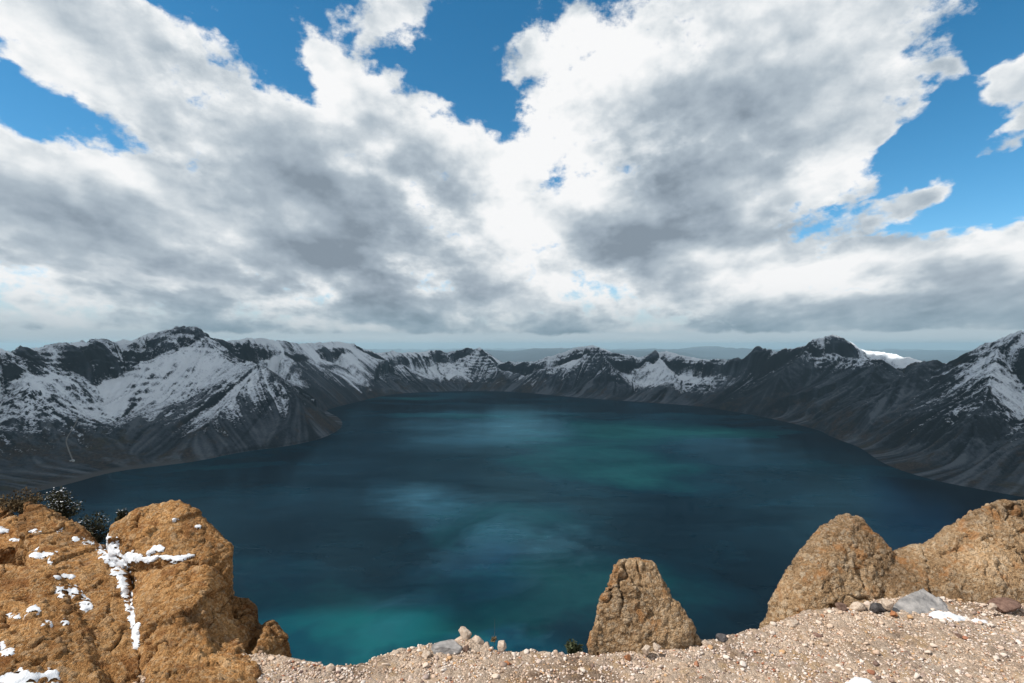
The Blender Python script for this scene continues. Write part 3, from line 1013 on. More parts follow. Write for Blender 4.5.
def make_gravel():
    rs = np.random.RandomState(3)
    VV, FF, TT = [], [], []
    base = 0
    for (n, sub, smin, smax, pw) in [(34000, 1, 0.0035, 0.0075, 1.2), (19000, 1, 0.006, 0.0125, 1.6), (1100, 2, 0.011, 0.024, 2.4)]:
        tm, Fc = stone_templates(14, sub, n)
        x = rs.uniform(-1.9, 3.9, n)
        ye = np.interp(x, ex_, ey_)
        y = ye + 0.10 - (rs.rand(n) ** 1.1) * 1.25
        z = ground_h(x, y)
        sc = smin + (smax - smin) * rs.rand(n) ** pw
        M = rot_z_tilt(rs, n)
        kind = rs.randint(0, 14, n)
        tint = rs.rand(n)
        for k in range(14):
            idx = np.where(kind == k)[0]
            v = np.einsum('nij,vj->nvi', M[idx], tm[k]) * sc[idx, None, None]
            v[..., 0] += x[idx, None]; v[..., 1] += y[idx, None]; v[..., 2] += (z[idx] + sc[idx] * 0.42)[:, None]
            nv = tm[k].shape[0]
            f = Fc[None] + (np.arange(len(idx)) * nv)[:, None, None] + base
            base += nv * len(idx)
            VV.append(v.reshape(-1, 3)); FF.append(f.reshape(-1, 3)); TT.append(np.repeat(tint[idx], nv))
    me = mesh_from('gravel', np.concatenate(VV), np.concatenate(FF), {'tint': np.concatenate(TT)}, smooth=False)
    m = bpy.data.materials.new('pumice_gravel')
    m.use_nodes = True
    t = NT(m.node_tree)
    geo = t.n('ShaderNodeNewGeometry')
    c = t.ramp(t.attr('tint'), [(0.0, (0.62, 0.50, 0.42)), (0.16, (0.68, 0.60, 0.54)), (0.34, (0.54, 0.40, 0.31)), (0.46, (0.66, 0.57, 0.50)),
                                (0.60, (0.42, 0.33, 0.29)), (0.70, (0.60, 0.46, 0.37)), (0.80, (0.50, 0.31, 0.17)), (0.86, (0.30, 0.22, 0.18)),
                                (0.92, (0.16, 0.105, 0.09)), (0.95, (0.34, 0.15, 0.09)), (1.0, (0.66, 0.60, 0.53))], 'CONSTANT')
    n = t.noise(geo.outputs['Position'], 2.2, 4, 0.6)
    c = t.mix(t.math('MULTIPLY', t.step(n, 0.48, 0.62), 0.35), c, (0.50, 0.34, 0.20))
    n2 = t.noise(geo.outputs['Position'], 260.0, 3, 0.6)
    c = t.mix(0.6, c, t.ramp(n2, [(0.3, (0.7, 0.7, 0.7)), (0.7, (1.2, 1.2, 1.2))]), 'MULTIPLY')
    bs = t.n('ShaderNodeBsdfPrincipled')
    t.link(c, bs.inputs['Base Color'])
    bs.inputs['Roughness'].default_value = 0.9
    bs.inputs['Specular IOR Level'].default_value = 0.2
    out = t.n('ShaderNodeOutputMaterial')
    t.link(bs.outputs[0], out.inputs[0])
    link('gravel', me, m, kind='stuff', label='pale pumice gravel strewn along the cliff edge', cat='gravel')


make_gravel()


def hull_bm(bm, pts):
    vs = [bm.verts.new(p) for p in pts]
    r = bmesh.ops.convex_hull(bm, input=vs)
    junk = list({e for e in r['geom_interior'] + r['geom_unused'] if isinstance(e, bmesh.types.BMVert)})
    if junk:
        bmesh.ops.delete(bm, geom=junk, context='VERTS')


def remeshed(hulls, vox):
    """union of convex pieces, voxel remeshed -> vertex, quad arrays and normals"""
    obs = []
    bm = bmesh.new()
    for h in hulls:
        b2 = bmesh.new()
        hull_bm(b2, h)
        tmp = bpy.data.meshes.new('tmp'); b2.to_mesh(tmp); b2.free()
        bm.from_mesh(tmp); bpy.data.meshes.remove(tmp)
    bmesh.ops.recalc_face_normals(bm, faces=bm.faces)
    me = bpy.data.meshes.new('tmp'); bm.to_mesh(me); bm.free()
    o = bpy.data.objects.new('tmp', me); C.objects.link(o)
    md = o.modifiers.new('r', 'REMESH'); md.mode = 'VOXEL'; md.voxel_size = vox
    dg = bpy.context.evaluated_depsgraph_get(); dg.update()
    ev = o.evaluated_get(dg); em = ev.to_mesh()
    V = np.zeros(len(em.vertices) * 3, np.float32); em.vertices.foreach_get('co', V)
    Q = np.array([p.vertices[:] for p in em.polygons if len(p.vertices) == 4])
    ev.to_mesh_clear()
    bpy.data.objects.remove(o); bpy.data.meshes.remove(me)
    return V.reshape(-1, 3).astype(float), Q


def normals(V, Q):
    n = np.cross(V[Q[:, 2]] - V[Q[:, 0]], V[Q[:, 3]] - V[Q[:, 1]])
    N = np.zeros_like(V)
    for k in range(4):
        for c in range(3):
            N[:, c] += np.bincount(Q[:, k], n[:, c], len(V))
    return N / (np.linalg.norm(N, axis=1)[:, None] + 1e-12)


def relax(V, Q, it):
    for _ in range(it):
        A = np.zeros_like(V); cnt = np.zeros(len(V))
        for a, b in ((0, 1), (1, 2), (2, 3), (3, 0)):
            for c in range(3):
                A[:, c] += np.bincount(Q[:, a], V[Q[:, b], c], len(V)) + np.bincount(Q[:, b], V[Q[:, a], c], len(V))
            cnt += np.bincount(Q[:, a], minlength=len(V)) + np.bincount(Q[:, b], minlength=len(V))
        V = V * 0.4 + A / cnt[:, None] * 0.6
    return V


def rock(name, hulls, mat, label, cat, seed, vox=0.0075, crag=0.020, peb=(0.030, 0.0165), pamp=0.36, group=None):
    V, Q = remeshed(hulls, vox)
    V = relax(V, Q, 3)
    N = normals(V, Q)
    Vw = V + 0.035 * np.stack([fbm3(V / 0.10, 3, seed + 51), fbm3(V / 0.10, 3, seed + 52), fbm3(V / 0.10, 3, seed + 53)], 1)
    d = crag * 0.8 * fbm3(V / 0.40, 3, seed, 0.5)
    d += crag * (1.5 * facets(Vw, 0.33, seed + 61) + 0.8 * facets(Vw, 0.14, seed + 63) + 0.35 * facets(Vw, 0.06, seed + 65))
    d += crag * 0.30 * fbm3(V / 0.055, 3, seed + 9, 0.6) + 0.006 * fbm3(V / 0.020, 3, seed + 10, 0.6)
    crk = np.abs(fbm3(V / np.array([0.30, 0.30, 0.42]), 3, seed + 19))       # cracks
    d -= 0.038 * (1 - sstep(crk, 0.0, 0.028)) * sstep(fbm3(V / 0.5, 2, seed + 20), -0.05, 0.2)
    pit = fbm3(V / 0.13, 2, seed + 17)
    d -= 0.03 * sstep(pit, 0.30, 0.42)
    V = V + N * d[:, None]
    N = normals(V, Q)
    p1, i1 = pebbles(V, peb[0], seed + 21, 0.28)
    p2, i2 = pebbles(V, peb[1], seed + 23, 0.7)
    V = V + N * (p1 * peb[0] * pamp + p2 * peb[1] * pamp)[:, None]
    tint = np.where(p1 > 0.15, i1, i2); pb = np.maximum(p1, p2 * 0.9)
    me = mesh_from(name, V, Q, {'tint': tint, 'peb': pb})
    o = link(name, me, mat, label=label, cat=cat, group=group)
    return o, V, Q


def down(pts, z):
    return [(p[0], p[1], z) for p in pts]


# left slab
slabA = [W(24, 501, 3.95), W(40, 505, 3.9), W(72, 522, 3.85), W(108, 550, 3.6), W(124, 575, 3.35), W(132, 610, 3.1), W(140, 690, 2.6), W(142, 760, 2.3),
         W(45, 560, 3.35), W(52, 620, 2.9), W(40, 720, 2.3), W(60, 515, 4.15), W(110, 560, 4.05), W(30, 515, 4.2)]
slabA += down([W(24, 501, 4.0), W(110, 550, 4.1), W(150, 700, 2.3), W(30, 720, 2.3)], -3.2)
slabB = [W(-150, 585, 3.2), W(0, 566, 3.25), W(55, 570, 3.2), W(-220, 720, 2.1), W(120, 720, 2.35), W(100, 640, 2.85), W(-100, 590, 3.9), W(60, 590, 3.8), W(-10, 600, 2.85)]
slabB += down([W(-150, 585, 3.9), W(60, 570, 3.9), W(-220, 720, 2.1), W(120, 720, 2.2)], -3.2)
slabC = [W(-40, 498, 4.6), W(-150, 505, 4.6), W(16, 522, 4.3), W(12, 508, 4.45), W(30, 545, 4.1), W(-100, 560, 3.9)]
slabC += down([W(-40, 500, 4.9), W(-150, 500, 4.9), W(10, 520, 4.5), W(-150, 560, 3.9)], -3.2)
o1, VA, QA = rock('rock_slab', [slabA, slabB, slabC], ochre, 'ochre conglomerate slab with scattered snow flecks, lowest left beside the snow filled crack', 'rock', 11)
# boulder with its cap and toe
cap = [W(109, 552, 3.45), W(112, 526, 3.5), W(136, 506, 3.62), W(180, 500, 3.7), W(204, 517, 3.62), W(231, 546, 3.5), W(229, 572, 3.38), W(126, 562, 3.38),
       W(175, 562, 3.28), W(205, 560, 3.3), W(122, 535, 4.2), W(180, 514, 4.25), W(226, 556, 4.1), W(150, 620, 3.4), W(222, 620, 3.45)]
cap += down([W(120, 540, 4.2), W(226, 556, 4.1), W(222, 600, 3.5)], -3.2)
body = [W(134, 572, 3.26), W(158, 566, 3.18), W(205, 572, 3.2), W(230, 598, 3.3), W(130, 640, 3.02), W(144, 720, 2.5), W(180, 625, 2.86), W(205, 650, 2.8),
        W(236, 640, 3.1), W(242, 720, 2.75), W(140, 600, 3.7), W(228, 600, 3.8)]
body += down([W(140, 600, 3.8), W(228, 600, 3.9), W(146, 720, 2.5), W(240, 720, 2.7)], -3.2)
toe1 = [W(226, 600, 3.36), W(243, 600, 3.38), W(256, 609, 3.38), W(260, 640, 3.3), W(232, 650, 3.02), W(262, 700, 3.0), W(228, 700, 2.85), W(228, 602, 3.75), W(252, 610, 3.75)]
toe1 += down([W(228, 602, 3.8), W(256, 610, 3.75), W(262, 700, 3.0), W(228, 700, 2.8)], -3.2)
toe2 = [W(256, 634, 3.28), W(271, 623, 3.3), W(283, 637, 3.28), W(290, 662, 3.2), W(278, 720, 2.9), W(236, 720, 2.72), W(255, 650, 3.05), W(268, 628, 3.6), W(284, 645, 3.6)]
toe2 += down([W(256, 634, 3.6), W(288, 650, 3.6), W(280, 720, 2.9), W(240, 720, 2.75)], -3.2)
foot = [W(236, 640, 3.05), W(252, 655, 2.86), W(259, 686, 2.58), W(150, 684, 2.45), W(150, 660, 2.7), W(190, 640, 2.9), W(252, 760, 2.25), W(150, 760, 2.2)]
foot += down([W(236, 640, 3.05), W(259, 686, 2.58), W(252, 760, 2.25), W(150, 760, 2.2)], -3.2)
o2, VB, QB = rock('boulder', [cap, body, toe1, toe2, foot], ochre, 'tall ochre boulder with a flat cap and stepped right toe, snow lying in its crack', 'boulder', 23)
# middle pinnacle
pin = [W(615, 564, 3.08), W(627, 558, 3.12), W(650, 561, 3.12), W(657, 566, 3.1), W(667, 592, 3.04), W(603, 596, 3.04), W(594, 625, 2.96), W(586, 656, 2.92),
       W(640, 655, 2.89), W(672, 650, 2.92), W(620, 562, 3.3), W(650, 564, 3.3), W(600, 640, 3.45), W(680, 640, 3.4)]
pin += down([W(586, 650, 2.95), W(640, 655, 2.9), W(690, 650, 2.95), W(600, 640, 3.5), W(690, 640, 3.45)], -2.6)
wedge = [W(655, 590, 3.1), W(676, 603, 3.02), W(690, 622, 2.98), W(702, 642, 2.98), W(668, 650, 2.91), W(650, 640, 2.93), W(690, 625, 3.3), W(670, 610, 3.3)]
wedge += down([W(704, 645, 2.98), W(660, 655, 2.92), W(700, 640, 3.4)], -2.6)
rock('rock_pinnacle', [pin, wedge], tan, 'lone tan trapezoid pinnacle of pebbly rock standing on the gravel rim', 'rock', 37, vox=0.006, crag=0.016, peb=(0.026, 0.014))
# right double hump
e1 = [W(761, 628, 3.62), W(774, 595, 3.72), W(796, 556, 3.8), W(820, 528, 3.86), W(844, 516, 3.92), W(861, 517, 3.92), W(873, 533, 3.86), W(893, 552, 3.78),
      W(800, 632, 3.5), W(830, 570, 3.62), W(850, 612, 3.5), W(885, 612, 3.55), W(845, 520, 4.5), W(790, 575, 4.4), W(880, 545, 4.5)]
e1 += down([W(761, 628, 3.65), W(800, 630, 3.5), W(890, 612, 3.55), W(790, 575, 4.5), W(890, 560, 4.5)], -3.0)
e2 = [W(880, 556, 3.8), W(905, 547, 3.82), W(921, 544, 3.82), W(930, 600, 3.5), W(880, 606, 3.56), W(900, 550, 4.3), W(935, 550, 4.3)]
e2 += down([W(870, 606, 3.6), W(940, 606, 3.5), W(870, 550, 4.4), W(940, 550, 4.4)], -3.0)
e3 = [W(912, 552, 3.82), W(945, 531, 3.82), W(974, 512, 3.86), W(998, 503, 3.9), W(1040, 501, 3.95), W(1110, 520, 3.9), W(1170, 625, 3.4), W(935, 608, 3.5),
      W(1000, 610, 3.42), W(985, 560, 3.6), W(1000, 505, 4.6), W(940, 545, 4.4), W(1100, 530, 4.6)]
e3 += down([W(920, 606, 3.55), W(1170, 620, 3.4), W(930, 560, 4.5), W(1130, 560, 4.6)], -3.0)
rock('rock_outcrop', [e1, e2, e3], tan, 'wide tan conglomerate outcrop with two humps and a saddle between', 'rock', 41, vox=0.0075, crag=0.020, peb=(0.030, 0.0165))
print('rocks', time.time() - T0)


# snow lying on the rocks: a skin of the rock lifted by the snow's depth
def snow_on(V, Q, spots, lines, seed, label, thick=0.022):
    N = normals(V, Q)
    u = 512 + F * V[:, 0] / V[:, 1]; v = V0 - F * V[:, 2] / V[:, 1]
    m = np.full(len(V), -1.0)
    for (cu, cv, ru, rv) in spots:
        m = np.maximum(m, 1 - np.hypot((u - cu) / ru, (v - cv) / rv))
    for ln in lines:
        dd, wd, _ = seg_dist(u, v, ln)
        m = np.maximum(m, 1 - dd / np.maximum(wd, 0.1))
    nz = fbm3(V / 0.06, 3, seed) * 1.5 + fbm3(V / 0.02, 2, seed + 4) * 0.5
    k = m + nz * np.where(m > -0.9, 1, 0) + 0.12
    k = k - 0.9 * (N[:, 1] > 0.15)          # faces turned to the lake carry none
    k = k - 0.5 * (N[:, 2] < -0.1)
    Vs = relax(V, Q, 10)
    depth = -0.010 + thick * np.clip(k / 0.45, 0, 1) ** 0.7
    NV = normals(Vs, Q)
    P = Vs + NV * depth[:, None]
    fk = (k[Q] > 0).all(1)
    q = Q[fk]
    used, inv = np.unique(q, return_inverse=True)
    me = mesh_from('snow', P[used], inv.reshape(q.shape))
    return link('snow', me, snow_mat, kind='stuff', label=label, cat='snow')


crack = [[(98, 533, 7), (108, 548, 10), (118, 566, 11), (125, 582, 8), (128, 602, 4.5), (134, 625, 5), (136, 645, 4)]]
snow_on(VB, QB, [(158, 549, 8, 4), (175, 520, 4, 3), (198, 527, 3, 2)],
        crack + [[(116, 566, 10), (134, 557, 6), (148, 561, 4.5), (160, 556, 2.2), (176, 560, 4), (194, 556, 2)], [(148, 553, 3), (160, 547, 2.5)]], 71,
        'white snow filling the crack and ledge of the tall boulder')
snow_on(VA, QA, [(40, 554, 14, 5), (33, 532, 8, 3), (60, 531, 5, 3), (76, 539, 9, 3), (90, 543, 8, 3), (64, 577, 10, 3), (70, 591, 14, 7), (84, 604, 8, 7), (12, 616, 14, 4),
                 (34, 610, 8, 6), (5, 650, 9, 9), (22, 678, 28, 9), (52, 675, 8, 8), (48, 624, 8, 4), (66, 622, 6, 4), (2, 531, 7, 4), (14, 540, 6, 2), (50, 562, 4, 3)], crack, 73, 'thin snow patches scattered over the ochre slab', 0.0165)
print('snow', time.time() - T0)


# ---- loose stones that stand out from the gravel
def stone_mat(name, a, b, sc=40):
    return plain_mat(name, a, b, sc, 0.9, 0.8, 0.006)


S_grey = stone_mat('grey_stone', (0.17, 0.165, 0.165), (0.36, 0.34, 0.33), 18)
S_dark = stone_mat('dark_stone', (0.045, 0.042, 0.045), (0.11, 0.10, 0.10))
S_cream = stone_mat('cream_stone', (0.38, 0.285, 0.215), (0.60, 0.50, 0.41), 70)
S_red = stone_mat('red_brown_stone', (0.12, 0.07, 0.055), (0.24, 0.15, 0.115))
S_rust = stone_mat('rust_stone', (0.28, 0.11, 0.05), (0.42, 0.20, 0.10))
S_brown = stone_mat('brown_stone', (0.10, 0.06, 0.045), (0.20, 0.13, 0.10))


def stone(u, v, y, w, h, mat, label, seed, depth=None, zoff=0.0, name='stone', group='loose stones on the gravel rim', sub=4, cuts=9, cat='stone'):
    """stone whose visible middle stands at pixel (u, v), w x h pixels large"""
    x, y_, z = W(u, v, y)
    s = y / F
    rs = np.random.RandomState(seed)
    bm = bmesh.new()
    bmesh.ops.create_icosphere(bm, subdivisions=sub, radius=1.0)
    V = np.array([q.co[:] for q in bm.verts]); Fc = np.array([[q.index for q in f.verts] for f in bm.faces]); bm.free()
    for _ in range(cuts + 5):
        d = rs.randn(3); d /= np.linalg.norm(d)
        c = 0.50 + 0.34 * rs.rand()
        V = V - np.maximum(V @ d - c, 0)[:, None] * d
    V = V * (1 + 0.30 * fbm3(V * 1.3 + seed, 3, 5)[:, None] + 0.12 * fbm3(V * 5 + seed, 3, 8, 0.6)[:, None])
    V = V * np.array([w * s / 2, (depth or (w * s * 0.4)), h * s / 2 * 1.12])
    me = mesh_from(name, V, Fc)
    o = link(name, me, mat, label=label, cat=cat, group=group)
    o.location = (x, y_, z + zoff - h * s * 0.14)
    return o


stone(466, 632, 3.0, 16, 17, S_cream, 'cream rounded stone crowning the small heap on the gravel rim', 1)
stone(460, 641, 2.99, 20, 16, S_cream, 'cream lump at the left foot of the small heap under the crowning stone', 2)
stone(475, 641, 2.98, 22, 17, S_cream, 'cream lump at the right foot of the small heap, below the crowning stone', 3)
stone(486, 646, 2.96, 14, 10, S_cream, 'small cream stone tailing off right of the heap', 4)
stone(449, 647, 2.93, 36, 12, S_grey, 'flat grey stone half buried left of the cream heap', 5)
stone(466, 648, 2.90, 9, 7, S_brown, 'dark brown pebble tucked under the cream heap', 6)
stone(502, 645, 2.95, 13, 10, S_cream, 'pointed pale stone standing right of the thin dry stalk', 7)
stone(395, 655, 2.90, 13, 10, S_cream, 'cream stone at the rim between the boulder and the heap', 8)
stone(507, 663, 2.80, 8, 5, S_rust, 'rusty orange pebble below the pointed pale stone', 9)
stone(548, 655, 2.88, 10, 8, S_cream, 'pale stone on the rim left of the green shrub', 10)
stone(646, 648, 2.85, 13, 11, S_cream, 'cream stone leaning on the foot of the tan pinnacle', 11)
stone(628, 656, 2.83, 9, 8, S_rust, 'rust tinted stone against the front of the tan pinnacle', 12)
stone(657, 646, 2.86, 11, 9, S_cream, 'second cream stone at the pinnacle foot, nearer its right side', 13)
stone(722, 638, 3.02, 15, 8, S_dark, 'dark stone on the rim between the pinnacle and the outcrop', 14)
stone(706, 642, 2.97, 12, 6, S_cream, 'pale flat stone just right of the tan pinnacle', 15)
stone(768, 630, 3.2, 13, 12, S_cream, 'cream stone below the left foot of the two humped outcrop', 16)
stone(842, 606, 3.40, 14, 10, S_brown, 'brown stone resting at the foot of the left hump', 17)
stone(858, 604, 3.40, 17, 12, S_cream, 'cream stone between the brown stone and the dark grey one', 18)
stone(877, 606, 3.36, 18, 15, S_dark, 'dark grey blocky stone left of the big grey slab', 19)
stone(888, 602, 3.35, 14, 12, S_cream, 'cream stone wedged beside the dark blocky stone', 20)
wed = [W(886, 612, 3.36), W(900, 598, 3.42), W(914, 591, 3.46), W(924, 588, 3.48), W(937, 596, 3.44), W(950, 612, 3.34), W(920, 614, 3.30), W(926, 593, 3.62), W(895, 604, 3.6), W(948, 606, 3.56)]
rock('stone_slab', [wed + down([W(888, 612, 3.38), W(948, 612, 3.36), W(948, 606, 3.56), W(898, 604, 3.58)], -1.72)], S_grey,
     'big grey wedge shaped slab leaning on the foot of the outcrop', 'stone', 47, vox=0.005, crag=0.008, peb=(0.020, 0.012), pamp=0.08,
     group='loose stones on the gravel rim')
stone(1004, 604, 3.36, 36, 12, S_red, 'long red brown stone at the right foot of the outcrop', 22)
stone(835, 592, 3.62, 18, 8, S_grey, 'grey stone stuck in the face of the left hump', 23, depth=0.05)
stone(818, 635, 3.08, 13, 5, S_red, 'flat red brown stone on the gravel below the left hump', 24)
stone(960, 637, 3.06, 12, 7, S_brown, 'small brown stone on the gravel under the snow patches', 25)
stone(992, 606, 3.3, 9, 7, S_cream, 'little cream stone left of the long red brown stone', 26)
stone(894, 613, 3.28, 9, 6, S_rust, 'rust tinted stone on the gravel in front of the big grey slab', 27)
stone(330, 668, 2.78, 12, 9, S_cream, 'cream stone on the gravel nearest the ochre toe', 28)
stone(792, 622, 3.2, 14, 11, S_cream, 'cream stone on the slope below the left hump, above the flat red one', 29)
stone(426, 654, 2.88, 12, 9, S_cream, 'cream stone on the rim left of the flat grey stone', 30)


def snow_lump(u, v, y, w, h, label, seed):
    x, y_, z = W(u, v, y)
    s = y / F
    n, mm = 30, 40
    r = np.linspace(0, 1, n); a = np.linspace(0, 2 * math.pi, mm, endpoint=False)
    Rr, A = np.meshgrid(r, a, indexing='ij')
    X = Rr * np.cos(A); Y = Rr * np.sin(A)
    wob = 1 + 0.35 * fbm2(np.cos(A) * 1.3 + seed, np.sin(A) * 1.3, 3, seed)
    X *= wob; Y *= wob
    Z = (1 - Rr ** 2.4) * (0.8 + 0.6 * fbm2(X * 1.6 + seed, Y * 1.6, 3, seed + 4)) + 0.06 * fbm2(X * 7, Y * 7, 2, seed)
    V = np.stack([X * w * s / 2, Y * w * s * 0.30, Z * h * s * 0.9 - 0.012], -1).reshape(-1, 3)
    me = mesh_from('snow_patch', V, grid_faces(n, mm, True))
    o = link('snow_patch', me, snow_mat, label=label, cat='snow', group='small snow patches on the gravel')
    o.location = (x, y_, z + 0.008)


snow_lump(946, 620, 3.26, 44, 9, 'white snow patch on the gravel below the big grey slab', 3)
snow_lump(979, 624, 3.22, 24, 6.5, 'smaller white snow patch just right of the other on the gravel', 5)
snow_lump(862, 684, 2.65, 34, 7, 'white snow patch cut by the bottom edge of the photo', 8)


# ---- the path down the scree to the hut by the shore
def path_and_hut():
    dg = bpy.context.evaluated_depsgraph_get(); dg.update()
    ter = bpy.data.objects['terrain']
    px = smooth_loop([(78, 418), (74, 427), (67, 437), (66, 442), (69, 451), (73, 461)], 3, closed=False)
    hits = []
    for u, v in px:
        d = Vector((u - 512, F, V0 - v)).normalized()
        ok, loc, nrm, _ = ter.ray_cast(Vector((0, 0, 0)), d)
        if ok:
            hits.append(loc)
    V, Q = [], []
    for i, p in enumerate(hits):
        a = hits[max(i - 1, 0)]; b = hits[min(i + 1, len(hits) - 1)]
        tg = (b - a); tg.z = 0; tg.normalize()
        sd_ = Vector((tg.y, -tg.x, 0)) * 2.6
        for k in (-1, 0, 1):
            V.append(tuple(p + sd_ * k + Vector((0, 0, 1.6 if k == 0 else 0.2))))
        if i:
            b0 = (i - 1) * 3
            Q += [[b0, b0 + 1, b0 + 4, b0 + 3], [b0 + 1, b0 + 2, b0 + 5, b0 + 4]]
    link('path', mesh_from('path', np.array(V), np.array(Q)), plain_mat('pale_path', (0.16, 0.15, 0.14), (0.24, 0.23, 0.22), 0.2), kind='structure')
    p = hits[-1]
    root = bpy.data.objects.new('hut', None); C.objects.link(root); root.location = (p.x, p.y - 4, p.z + 0.5)
    root['label'] = 'tiny pale hut at the foot of the path near the left shore'; root['category'] = 'hut'
    def prism(name, pts, y0, y1, mat):
        n = len(pts)
        bm = bmesh.new()
        f = [bm.verts.new((a, y0, b)) for a, b in pts]; g = [bm.verts.new((a, y1, b)) for a, b in pts]
        bm.faces.new(f); bm.faces.new(g[::-1])
        for i in range(n):
            bm.faces.new((f[i], g[i], g[(i + 1) % n], f[(i + 1) % n]))
        bmesh.ops.recalc_face_normals(bm, faces=bm.faces)
        me = bpy.data.meshes.new(name); bm.to_mesh(me); bm.free()
        return link(name, me, mat, parent=root)
    wm_ = plain_mat('hut_wall', (0.50, 0.50, 0.48), (0.60, 0.60, 0.58), 0.5)
    prism('wall', [(-7, -2), (7, -2), (7, 3), (-7, 3)], -4, 4, wm_)
    prism('roof', [(-7.8, 3.02), (7.8, 3.02), (7.8, 3.3), (0, 6.0), (-7.8, 3.3)], -4.6, 4.6, plain_mat('hut_roof', (0.42, 0.43, 0.45), (0.52, 0.53, 0.55), 0.5))
    prism('door', [(-0.8, -1), (0.8, -1), (0.8, 1.6), (-0.8, 1.6)], -4.15, -4.02, plain_mat('hut_door', (0.08, 0.06, 0.05), (0.12, 0.09, 0.07), 2.0))


path_and_hut()


# ---- shrubs on the rim
leaf_dark = plain_mat('dark_shrub_leaf', (0.018, 0.022, 0.012), (0.060, 0.055, 0.028), 30, 0.8, 0.1)
leaf_green = plain_mat('green_shrub_leaf', (0.025, 0.035, 0.018), (0.085, 0.095, 0.045), 40, 0.8, 0.1)
leaf_dry = plain_mat('dry_shrub_leaf', (0.05, 0.035, 0.018), (0.16, 0.11, 0.055), 30, 0.8, 0.1)
twig = plain_mat('twig', (0.03, 0.022, 0.016), (0.07, 0.05, 0.035), 60, 0.9, 0.2)


def shrub(u, v, y, w, h, mat, label, seed, snowy=0.0, n=1600):
    rs = np.random.RandomState(seed)
    x, y_, z = W(u, v, y)
    s = y / F
    rx, rz = w * s / 2, h * s / 2
    root = bpy.data.objects.new('shrub', None); C.objects.link(root)
    root.location = (x, y_, z - rz)
    root['label'] = label; root['category'] = 'shrub'
    # twigs
    TV, TF = [], []; b = 0
    tips = []
    for i in range(26):
        a = rs.rand() * 2 * math.pi; e = 0.25 + rs.rand() * 1.2
        d = np.array([math.cos(a) * math.cos(e), math.sin(a) * math.cos(e), math.sin(e)])
        L = (0.75 + 0.35 * rs.rand())
        p0 = np.zeros(3); k = 5
        pts = [np.array([0, 0, -0.05])]
        for j in range(1, k + 1):
            p = d * L * j / k + rs.randn(3) * 0.03
            pts.append(p * np.array([rx, rx * 0.8, rz * 2]))
            tips.append(pts[-1])
        for j, p in enumerate(pts):
            rad = 0.004 * (1 - j / (k + 1)) + 0.0008
            for c in range(4):
                TV.append(p + rad * np.array([math.cos(c * math.pi / 2), math.sin(c * math.pi / 2), 0]))
            if j:
                for c in range(4):
                    TF.append([b + (j - 1) * 4 + c, b + (j - 1) * 4 + (c + 1) % 4, b + j * 4 + (c + 1) % 4, b + j * 4 + c])
        b += len(pts) * 4
    me = mesh_from('stem', np.array(TV), np.array(TF)); link('stem', me, twig, parent=root)

    def leaves(cnt, size, up):
        t = np.array(tips)
        c = t[rs.randint(0, len(t), cnt)] + rs.randn(cnt, 3) * np.array([rx, rx, rz]) * 0.13
        if up:
            c = c[c[:, 2] > rz * 0.9]; cnt = len(c)
        c[:, 2] = np.maximum(c[:, 2], -0.03)
        A = rs.randn(cnt, 3); A /= np.linalg.norm(A, axis=1)[:, None]
        B = np.cross(A, rs.randn(cnt, 3)); B /= np.linalg.norm(B, axis=1)[:, None]
        if up:
            A[:, 2] *= 0.2; B[:, 2] *= 0.2
        sz = size * (0.6 + 0.8 * rs.rand(cnt))[:, None]
        V = np.stack([c - A * sz, c + B * sz * 0.45, c + A * sz, c - B * sz * 0.45], 1).reshape(-1, 3)
        return V, np.arange(cnt * 4).reshape(-1, 4)
    V, Fq = leaves(n, 0.010, False)
    link('foliage', mesh_from('foliage', V, Fq, smooth=False), mat, parent=root)
    if snowy:
        V, Fq = leaves(int(n * snowy), 0.010, True)
        V[:, 2] += 0.008
        link('snow', mesh_from('snow', V, Fq, smooth=False), snow_mat, parent=root, kind='stuff')


shrub(58, 509, 4.25, 46, 30, leaf_dark, 'dark snow dusted shrub on top of the ochre slab', 1, 0.22, 3000)
shrub(22, 500, 4.45, 46, 20, leaf_dry, 'brown dry shrub at the left end of the slab crest', 2, 0.0, 2200)
shrub(92, 533, 4.15, 46, 30, leaf_dark, 'dark shrub on the slope between the slab and the boulder', 3, 0.06, 2600)
shrub(122, 517, 4.35, 13, 14, leaf_dark, 'tiny dark shrub just left of the boulder cap', 4, 0.1, 700)
shrub(573, 649, 2.96, 18, 14, leaf_green, 'small green shrub at the left foot of the tan pinnacle', 5, 0.0, 900)


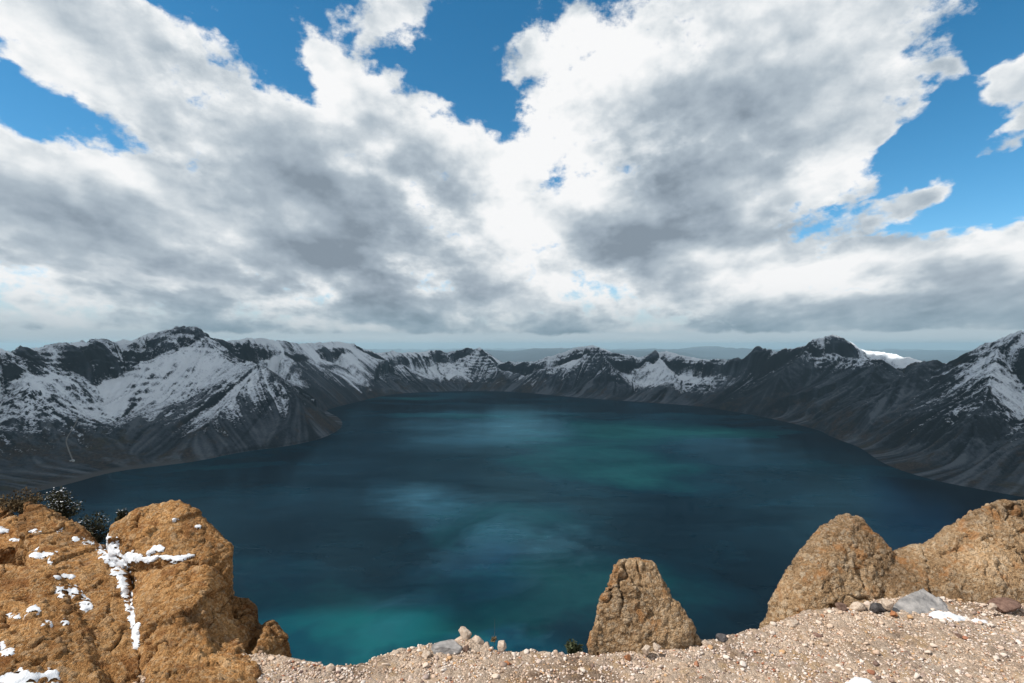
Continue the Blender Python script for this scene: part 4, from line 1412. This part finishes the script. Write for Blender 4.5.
# thin dry stalk
def stalk():
    x, y_, z = W(494, 646, 2.97)
    root = bpy.data.objects.new('dry_stalk', None); C.objects.link(root); root.location = (x, y_, z)
    root['label'] = 'thin dry grass stalk standing beside the pointed pale stone'; root['category'] = 'grass stalk'
    V, Fc = [], []
    H = 30 * 2.97 / F
    for j in range(9):
        r = 0.0011 * (1 - j / 11)
        for c in range(5):
            V.append((r * math.cos(c * 1.2566) + 0.004 * math.sin(j * 0.3), r * math.sin(c * 1.2566), H * j / 8 - 0.01))
        if j:
            for c in range(5):
                Fc.append([(j - 1) * 5 + c, (j - 1) * 5 + (c + 1) % 5, j * 5 + (c + 1) % 5, j * 5 + c])
    link('stem', mesh_from('stem', V, Fc), leaf_dry, parent=root)
    rs = np.random.RandomState(4)
    c = rs.randn(60, 3) * np.array([0.006, 0.006, 0.006]) + np.array([0, 0, H * 0.22])
    A = rs.randn(60, 3) * 0.005; B = rs.randn(60, 3) * 0.003
    V = np.stack([c - A, c + B, c + A, c - B], 1).reshape(-1, 3)
    link('leaf', mesh_from('leaf', V, np.arange(240).reshape(-1, 4), smooth=False), leaf_dry, parent=root)


stalk()
print('foreground', time.time() - T0)



# ---------------------------------------------------------------- haze
def haze():
    bm = bmesh.new()
    bmesh.ops.create_cube(bm, size=1.0)
    me = bpy.data.meshes.new('haze')
    S = 150000.0
    lo, hi = -1150.0, 190.0
    for v in bm.verts:
        v.co = (v.co.x * S, v.co.y * S, lo if v.co.z < 0 else hi)
    bm.to_mesh(me); bm.free()
    m = bpy.data.materials.new('haze_air')
    m.use_nodes = True
    t = NT(m.node_tree)
    pv = t.n('ShaderNodeVolumePrincipled')
    pv.inputs['Color'].default_value = (0.56, 0.82, 0.97, 1)
    pv.inputs['Density'].default_value = 3.0e-5
    pv.inputs['Anisotropy'].default_value = 0.2
    out = t.n('ShaderNodeOutputMaterial')
    t.link(pv.outputs[0], out.inputs['Volume'])
    link('haze', me, m, kind='stuff', label='thin pale blue haze over the lake and far hills', cat='haze')


haze()
